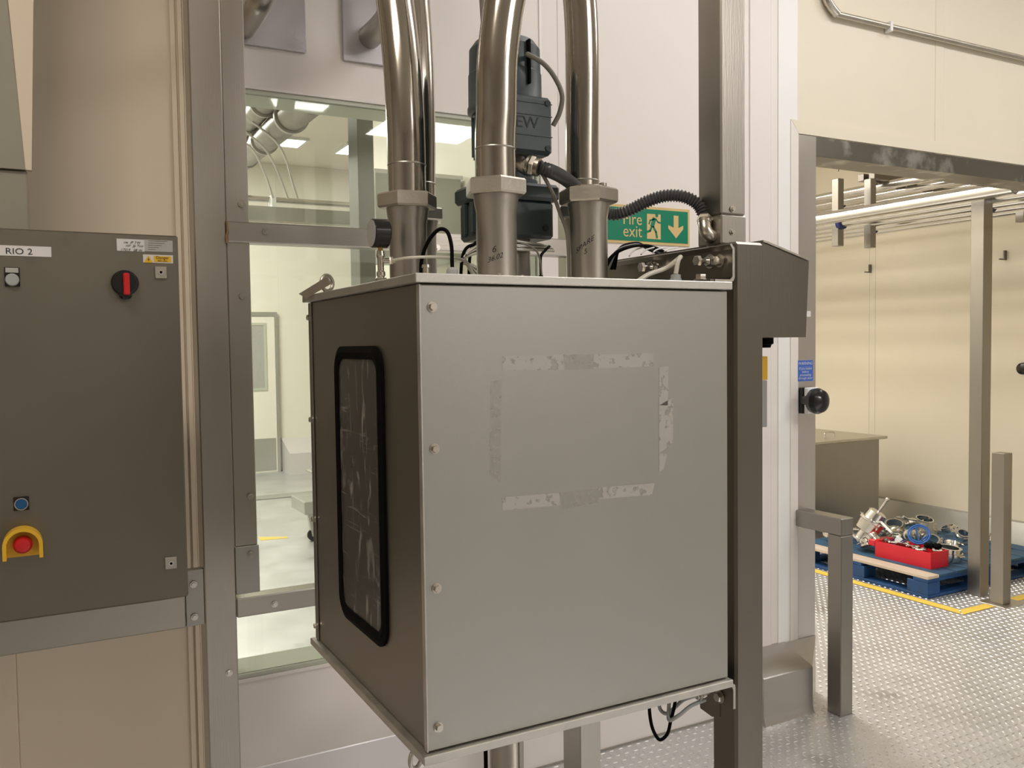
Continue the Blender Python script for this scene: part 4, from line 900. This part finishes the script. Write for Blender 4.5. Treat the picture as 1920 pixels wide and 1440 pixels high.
# overhead pipes: measured at px 1700
RZ = [(340, 1.06, 'u'), (356, 1.06, 'u'), (370, 1.06, 'u'), (384, .80, 'l'), (398, .80, 'l'), (408, .80, 'l'), (416.5, .80, 'l'), (424, .80, 'l')]
lab = ['nearest pipe of the upper overhead row', 'second pipe of the upper overhead row', 'third pipe of the upper overhead row, furthest back', 'thickest bright pipe, nearest of the lower overhead row',
       'second pipe of the lower overhead row', 'third pipe of the lower overhead row', 'fourth pipe of the lower overhead row', 'last pipe of the lower overhead row, nearest the wall']
px_list = []
for (py, dz, row), l in zip(RZ, lab):
    p = at(1700, py, Z=HC+dz); r = .040 if py == 384 else .030
    px_list.append((p.x, p.z, r))
    t = thing('overhead_pipe', 'polished steel '+l+' beyond the doorway', 'pipe', (p.x, 2.85, p.z), 'overhead pipes beyond the doorway')
    obj('pipe_tube', cyl(B(), (p.x, WY+WT+.05, p.z), (p.x, 7.28, p.z), r, 20), M['shiny'], t)
for q, (x, y, dz) in enumerate(((1562, 445, .80), (1622, 448, .80), (1905, 395, .80))):
    kk = 4 if q == 0 else 5 if q == 1 else 7
    X_ = px_list[kk][0]; 
    p = at(x, y, X=X_+.0)
    t = thing('pipe_hanger', ('steel pipe hanger nearest the door jamb under the overhead pipes', 'steel pipe hanger second from the door jamb under the overhead pipes', 'steel pipe hanger at the right edge right of the tall post')[q], 'pipe hanger', (X_, p.y, p.z), 'square hangers of the overhead pipes')
    zb_ = at(x, (463, 466, 418)[q], X=X_+.0).z
    obj('hanger_tube', box(B(), X_-.028, X_+.028, p.y-.068, p.y-.012, zb_, 2.600, .003), M['steelm'], t)
    obj('hanger_rod', cyl(B(), (X_, p.y-.04, 2.652), (X_, p.y-.04, 3.299), .006, 10), M['dark'], t)
    obj('cross_bar', box(B(), px_list[0][0]-.1, 6.1, p.y-.065, p.y-.015, 2.601, 2.651, .003), M['dark'], t)
for x, y, k in ((1580, 385, 1), (1581, 421, 4), (1640, 431, 6), (1862, 365, 5)):
    X_, Z_, r = px_list[k]; p = at(x, y, X=X_)
    tag(obj('pipe_clip', tubewall(B(), (X_, p.y, Z_), (0, 1, 0), r+.016, r+.001, .03, 20), M['navy']), {1: 'navy blue clip on the upper overhead pipes near the door jamb', 4: 'navy blue clip on the lower overhead pipes near the door jamb', 6: 'navy blue clip on the lower pipes beside the second hanger', 5: 'navy blue clip right of the tall post'}[k], 'clip')
tag(obj('roof_beam', box(B(), 4.0, 6.15, 5.55, 5.63, 2.60, 2.68, .003), M['dark']), 'dark steel cross beam above the overhead pipes at the left', 'beam')
tag(obj('light_duct', box(B(), 3.9, 4.35, WY+WT+.2, 7.2, 3.22, 3.299, .004), M['duct']), 'pale flat tray under the ceiling beyond the doorway', 'tray')

# pallet
PX0, PX1, PY0, PY1 = 4.467, 5.667, 3.267, 4.30
pa = thing('pallet', 'blue wooden pallet with a bare front board, on the chequered floor', 'pallet', (5.05, 3.78, 0))
bx = PX0; wds = [.10, .13, .10, .14, .10, .14, .10, .14, .12]
gap = (PX1-PX0-sum(wds))/(len(wds)-1)
for k, wd in enumerate(wds):
    obj('board', box(B(), bx, bx+wd, PY0, PY1, .113, .131, .002), M['wood'] if k == 0 else M['pblue2'], pa, 'bare wood board' if k == 0 else None); bx += wd+gap
for yy0 in (PY0, (PY0+PY1)/2-.05, PY1-.10): obj('stringer_board', box(B(), PX0, PX1, yy0, yy0+.10, .094, .1125, .002), M['pblue'], pa)
for xx0 in (PX0, (PX0+PX1)/2-.06, PX1-.12):
    obj('base_board', box(B(), xx0, xx0+.10, PY0, PY1, 0.003, .020, .002), M['pblue'], pa)
    for yy0 in (PY0+.001, (PY0+PY1)/2-.07, PY1-.141): obj('block', box(B(), xx0+.001, xx0+.11, yy0, yy0+.14, .0205, .0935, .003), M['pblue'], pa)
for yy0 in (PY0, PY1-.1):
    for s0, s1 in ((PX0+.1005, (PX0+PX1)/2-.0605), ((PX0+PX1)/2+.0405, PX1-.1205)): obj('base_board', box(B(), s0, s1, yy0, yy0+.10, .003, .020, .002), M['pblue'], pa)
# crate
c = at(1745, 1068, Z=.1315); d = at(1641, 1048, X=c.x); e = at(1778, 1061, Y=c.y)
cx0, cx1, cy0, cy1 = c.x, e.x, c.y, at(1641, 1020, X=c.x).y
czt = at(1743, 1037, X=c.x).z; z0 = .1315
cr = thing('red_crate', 'bright red open plastic crate full of fittings on the pallet corner', 'crate', ((cx0+cx1)/2, (cy0+cy1)/2, z0))
bm = B(); th = .006
for q in ((cx0, cx1, cy0, cy0+th, z0, czt), (cx0, cx1, cy1-th, cy1, z0, czt), (cx0, cx0+th, cy0+th, cy1-th, z0, czt), (cx1-th, cx1, cy0+th, cy1-th, z0, czt), (cx0+th, cx1-th, cy0+th, cy1-th, z0, z0+th)): box(bm, *q)
obj('crate_shell', bm, M['crate'], cr)
obj('crate_grip', box(B(), cx0-.004, cx1+.004, cy1+.0005, cy1+.05, czt-.035, czt+.002, .003), M['crate'], cr)
# fittings
def clamp_ring(c, ax, r, h, lab, m='shiny', grp=None, wall=.008):
    t = thing('clamp_ring', lab, 'pipe fitting', c, grp); a = Vector(ax).normalized(); c = Vector(c)
    obj('ring_band', tubewall(B(), c, a, r, r-wall, h), M[m], t)
    obj('ring_lip', tubewall(B(), c+a*h*.35, a, r+.007, r+.0005, h*.3), M[m], t)
    _, x, y = frame_of(a); b = B(); q = c+x*(r+.012)+a*h*.5; cyl(b, q-y*.02, q+y*.03, .004, 8); hexa(b, q+y*.012, y, .01, .009); obj('clamp_screw', b, M[m], t)
def valve(c, ax, s, lab, m='shiny', grp=None):
    t = thing('stub_valve', lab, 'valve', c, grp)
    obj('valve_shell', lathe(B(), c, ax, [(0, .045*s), (.01*s, .045*s), (.012*s, .03*s), (.05*s, .028*s), (.06*s, .06*s), (.11*s, .065*s), (.115*s, .075*s), (.128*s, .075*s), (.13*s, .055*s), (.17*s, .05*s), (.18*s, .03*s)], 28), M[m], t)
    a = Vector(ax).normalized(); _, x, y = frame_of(a); b = B(); cyl(b, Vector(c)+a*.18*s, Vector(c)+a*.25*s, .007*s, 10); bmesh.ops.create_uvsphere(b, u_segments=12, v_segments=8, radius=.012*s, matrix=Matrix.Translation(Vector(c)+a*.255*s)); obj('valve_stem', b, M[m], t)
PZ = .1315
vp = at(1630, 1015, X=4.72)
valve((4.66, vp.y+.03, PZ+.07), (.35, -.35, .8), 1.25, 'largest tilted steel valve body lying at the left end of the pallet')
valve((4.70, vp.y-.10, PZ+.05), (-.3, .5, .55), .6, 'smaller steel cone shaped valve body in front of the tilted valve')
def pp(x, y, X): v = at(x, y, X=X); return v
r1 = at(1790, 1050, Z=PZ+.03); clamp_ring((4.90, 3.45, PZ+.01), (.05, -.1, 1), .075, .075, 'large steel pipe union lying right of the red crate', wall=.018)
clamp_ring((4.86, 3.62, PZ+.03), (.1, .2, 1), .062, .03, 'dull steel ring lying flat behind the right end of the crate', 'fit')
clamp_ring((5.26, 3.86, PZ+.04), (.1, .05, 1), .062, .085, 'tall steel collar standing upright near the wall skirting', 'fit', wall=.01)
G = 'loose steel fittings heaped on the pallet'
random.seed(11)
spots = [(4.68, 3.86), (4.84, 3.80), (5.22, 3.90), (5.18, 3.45), (5.33, 4.2), (4.70, 4.2), (5.48, 4.05), (5.06, 3.88), (4.80, 4.12), (4.92, 4.05), (5.05, 4.14), (4.78, 3.98), (4.95, 3.92), (5.10, 3.98), (5.24, 4.10), (5.0, 3.78), (5.12, 3.72), (5.40, 3.70), (5.36, 3.98), (5.28, 3.55), (5.45, 3.5), (5.1, 3.56), (5.5, 3.86), (5.4, 4.14)]
for k, (x, y) in enumerate(spots):
    z = PZ+.03+.02*random.random(); ax = (random.uniform(-.6, .6), random.uniform(-.6, .6), 1)
    if k % 4 == 3: valve((x, y, z+.01), (random.uniform(-1, 1), random.uniform(-1, 1), .3), .5, 'small steel valve body in the heap of fittings on the pallet', 'fit', G+', valves')
    else: clamp_ring((x, y, z), ax, random.uniform(.038, .06), random.uniform(.02, .06), 'steel clamp ring in the heap of fittings on the pallet', random.choice(('shiny', 'fit', 'shiny')), G+', rings')
for k in range(9):
    x = random.uniform(4.72, 5.35); y = random.uniform(3.85, 4.2); z = PZ+.09+.025*random.random(); a = random.uniform(0, PI)
    b = B(); d = Vector((math.cos(a), math.sin(a), random.uniform(-.2, .2))).normalized()*.09; c = Vector((x, y, z)); cyl(b, c-d, c+d, .008, 10); cyl(b, c, c+Vector((-.4*d.y, .4*d.x, .02)), .007, 10)
    tag(obj('tee_bar', b, M['fit']), 'steel tee shaped handle lying on top of the heap of fittings', 'handle', 'tee handles on the heap')
a = at(1649, 976, X=4.72); b_ = at(1672, 999, X=4.66)
tag(obj('white_rod', cyl(B(), a, b_, .008, 10), M['white']), 'thin white rod leaning over the left end of the crate', 'rod')
# crate contents
cm = (cx0+cx1)/2
for k in range(9):
    y = cy0+.04+k*(cy1-cy0-.08)/8; x = cm+random.uniform(-.03, .03)
    b = B(); a = random.uniform(-1, 1); c = Vector((x, y, czt-.012+.008*random.random())); d = Vector((.05*math.cos(a), .06*math.sin(a)+.02, .0))
    cyl(b, c-d*.6, c+d*.6, .011, 12); lathe(b, c-d*.6, d, [(0, .018), (.012, .018)], 16); lathe(b, c+d*.35, d, [(0, .017), (.014, .017)], 16)
    tag(obj('pipe_adapter', b, M['shiny']), 'small shiny steel adapter lying in the red crate', 'pipe fitting', 'shiny adapters in the crate')
dd_ = at(1685, 1012, X=cm)
tag(obj('white_disc', lathe(B(), (cm, dd_.y, czt+.012), (-.6, -.8, .45), [(0, .024), (.006, .024), (.0065, .005)], 28), M['white']), 'round white plastic disc standing in the red crate', 'disc')
for k in range(5):
    y = cy1-.05-.02*k; c = Vector((cm-.02, y, czt-.004)); tag(obj('blue_strip', cyl(B(), c+Vector((-.02, .02, -.02)), c+Vector((.04, -.02, .022)), .004, 8), M['navy']), 'dark blue plastic strip at the left end of the crate', 'strip', 'blue strips in the crate')
c = at(1723, 1002, X=cx1-.01); rn = B(); a_, x_, y_ = frame_of((-.8, -.45, .6))
for rr, th_ in ((.062, .006), (.050, .004)): sweep(rn, [c+(x_*math.cos(2*PI*k/28)+y_*math.sin(2*PI*k/28))*rr for k in range(29)], th_, 8)
for k in range(3): cyl(rn, c+x_*.05*math.cos(k*2)+y_*.05*math.sin(k*2), c-Vector((0, 0, .05)), .005, 8)
tag(obj('blue_ring', rn, M['bclip']), 'bright blue wire clamp ring propped on the crate contents', 'clamp')
for k in range(4):
    c = Vector((cx1-.03-.01*k, cy0+.05+.018*k, czt+.0)); tag(obj('black_cap', lathe(B(), c, (random.uniform(-.5, .5), -.4, 1), [(0, .010), (.015, .018), (.03, .016), (.036, .008)], 14), M['black']), 'black plastic cap at the right end of the crate', 'cap', 'black caps in the crate')
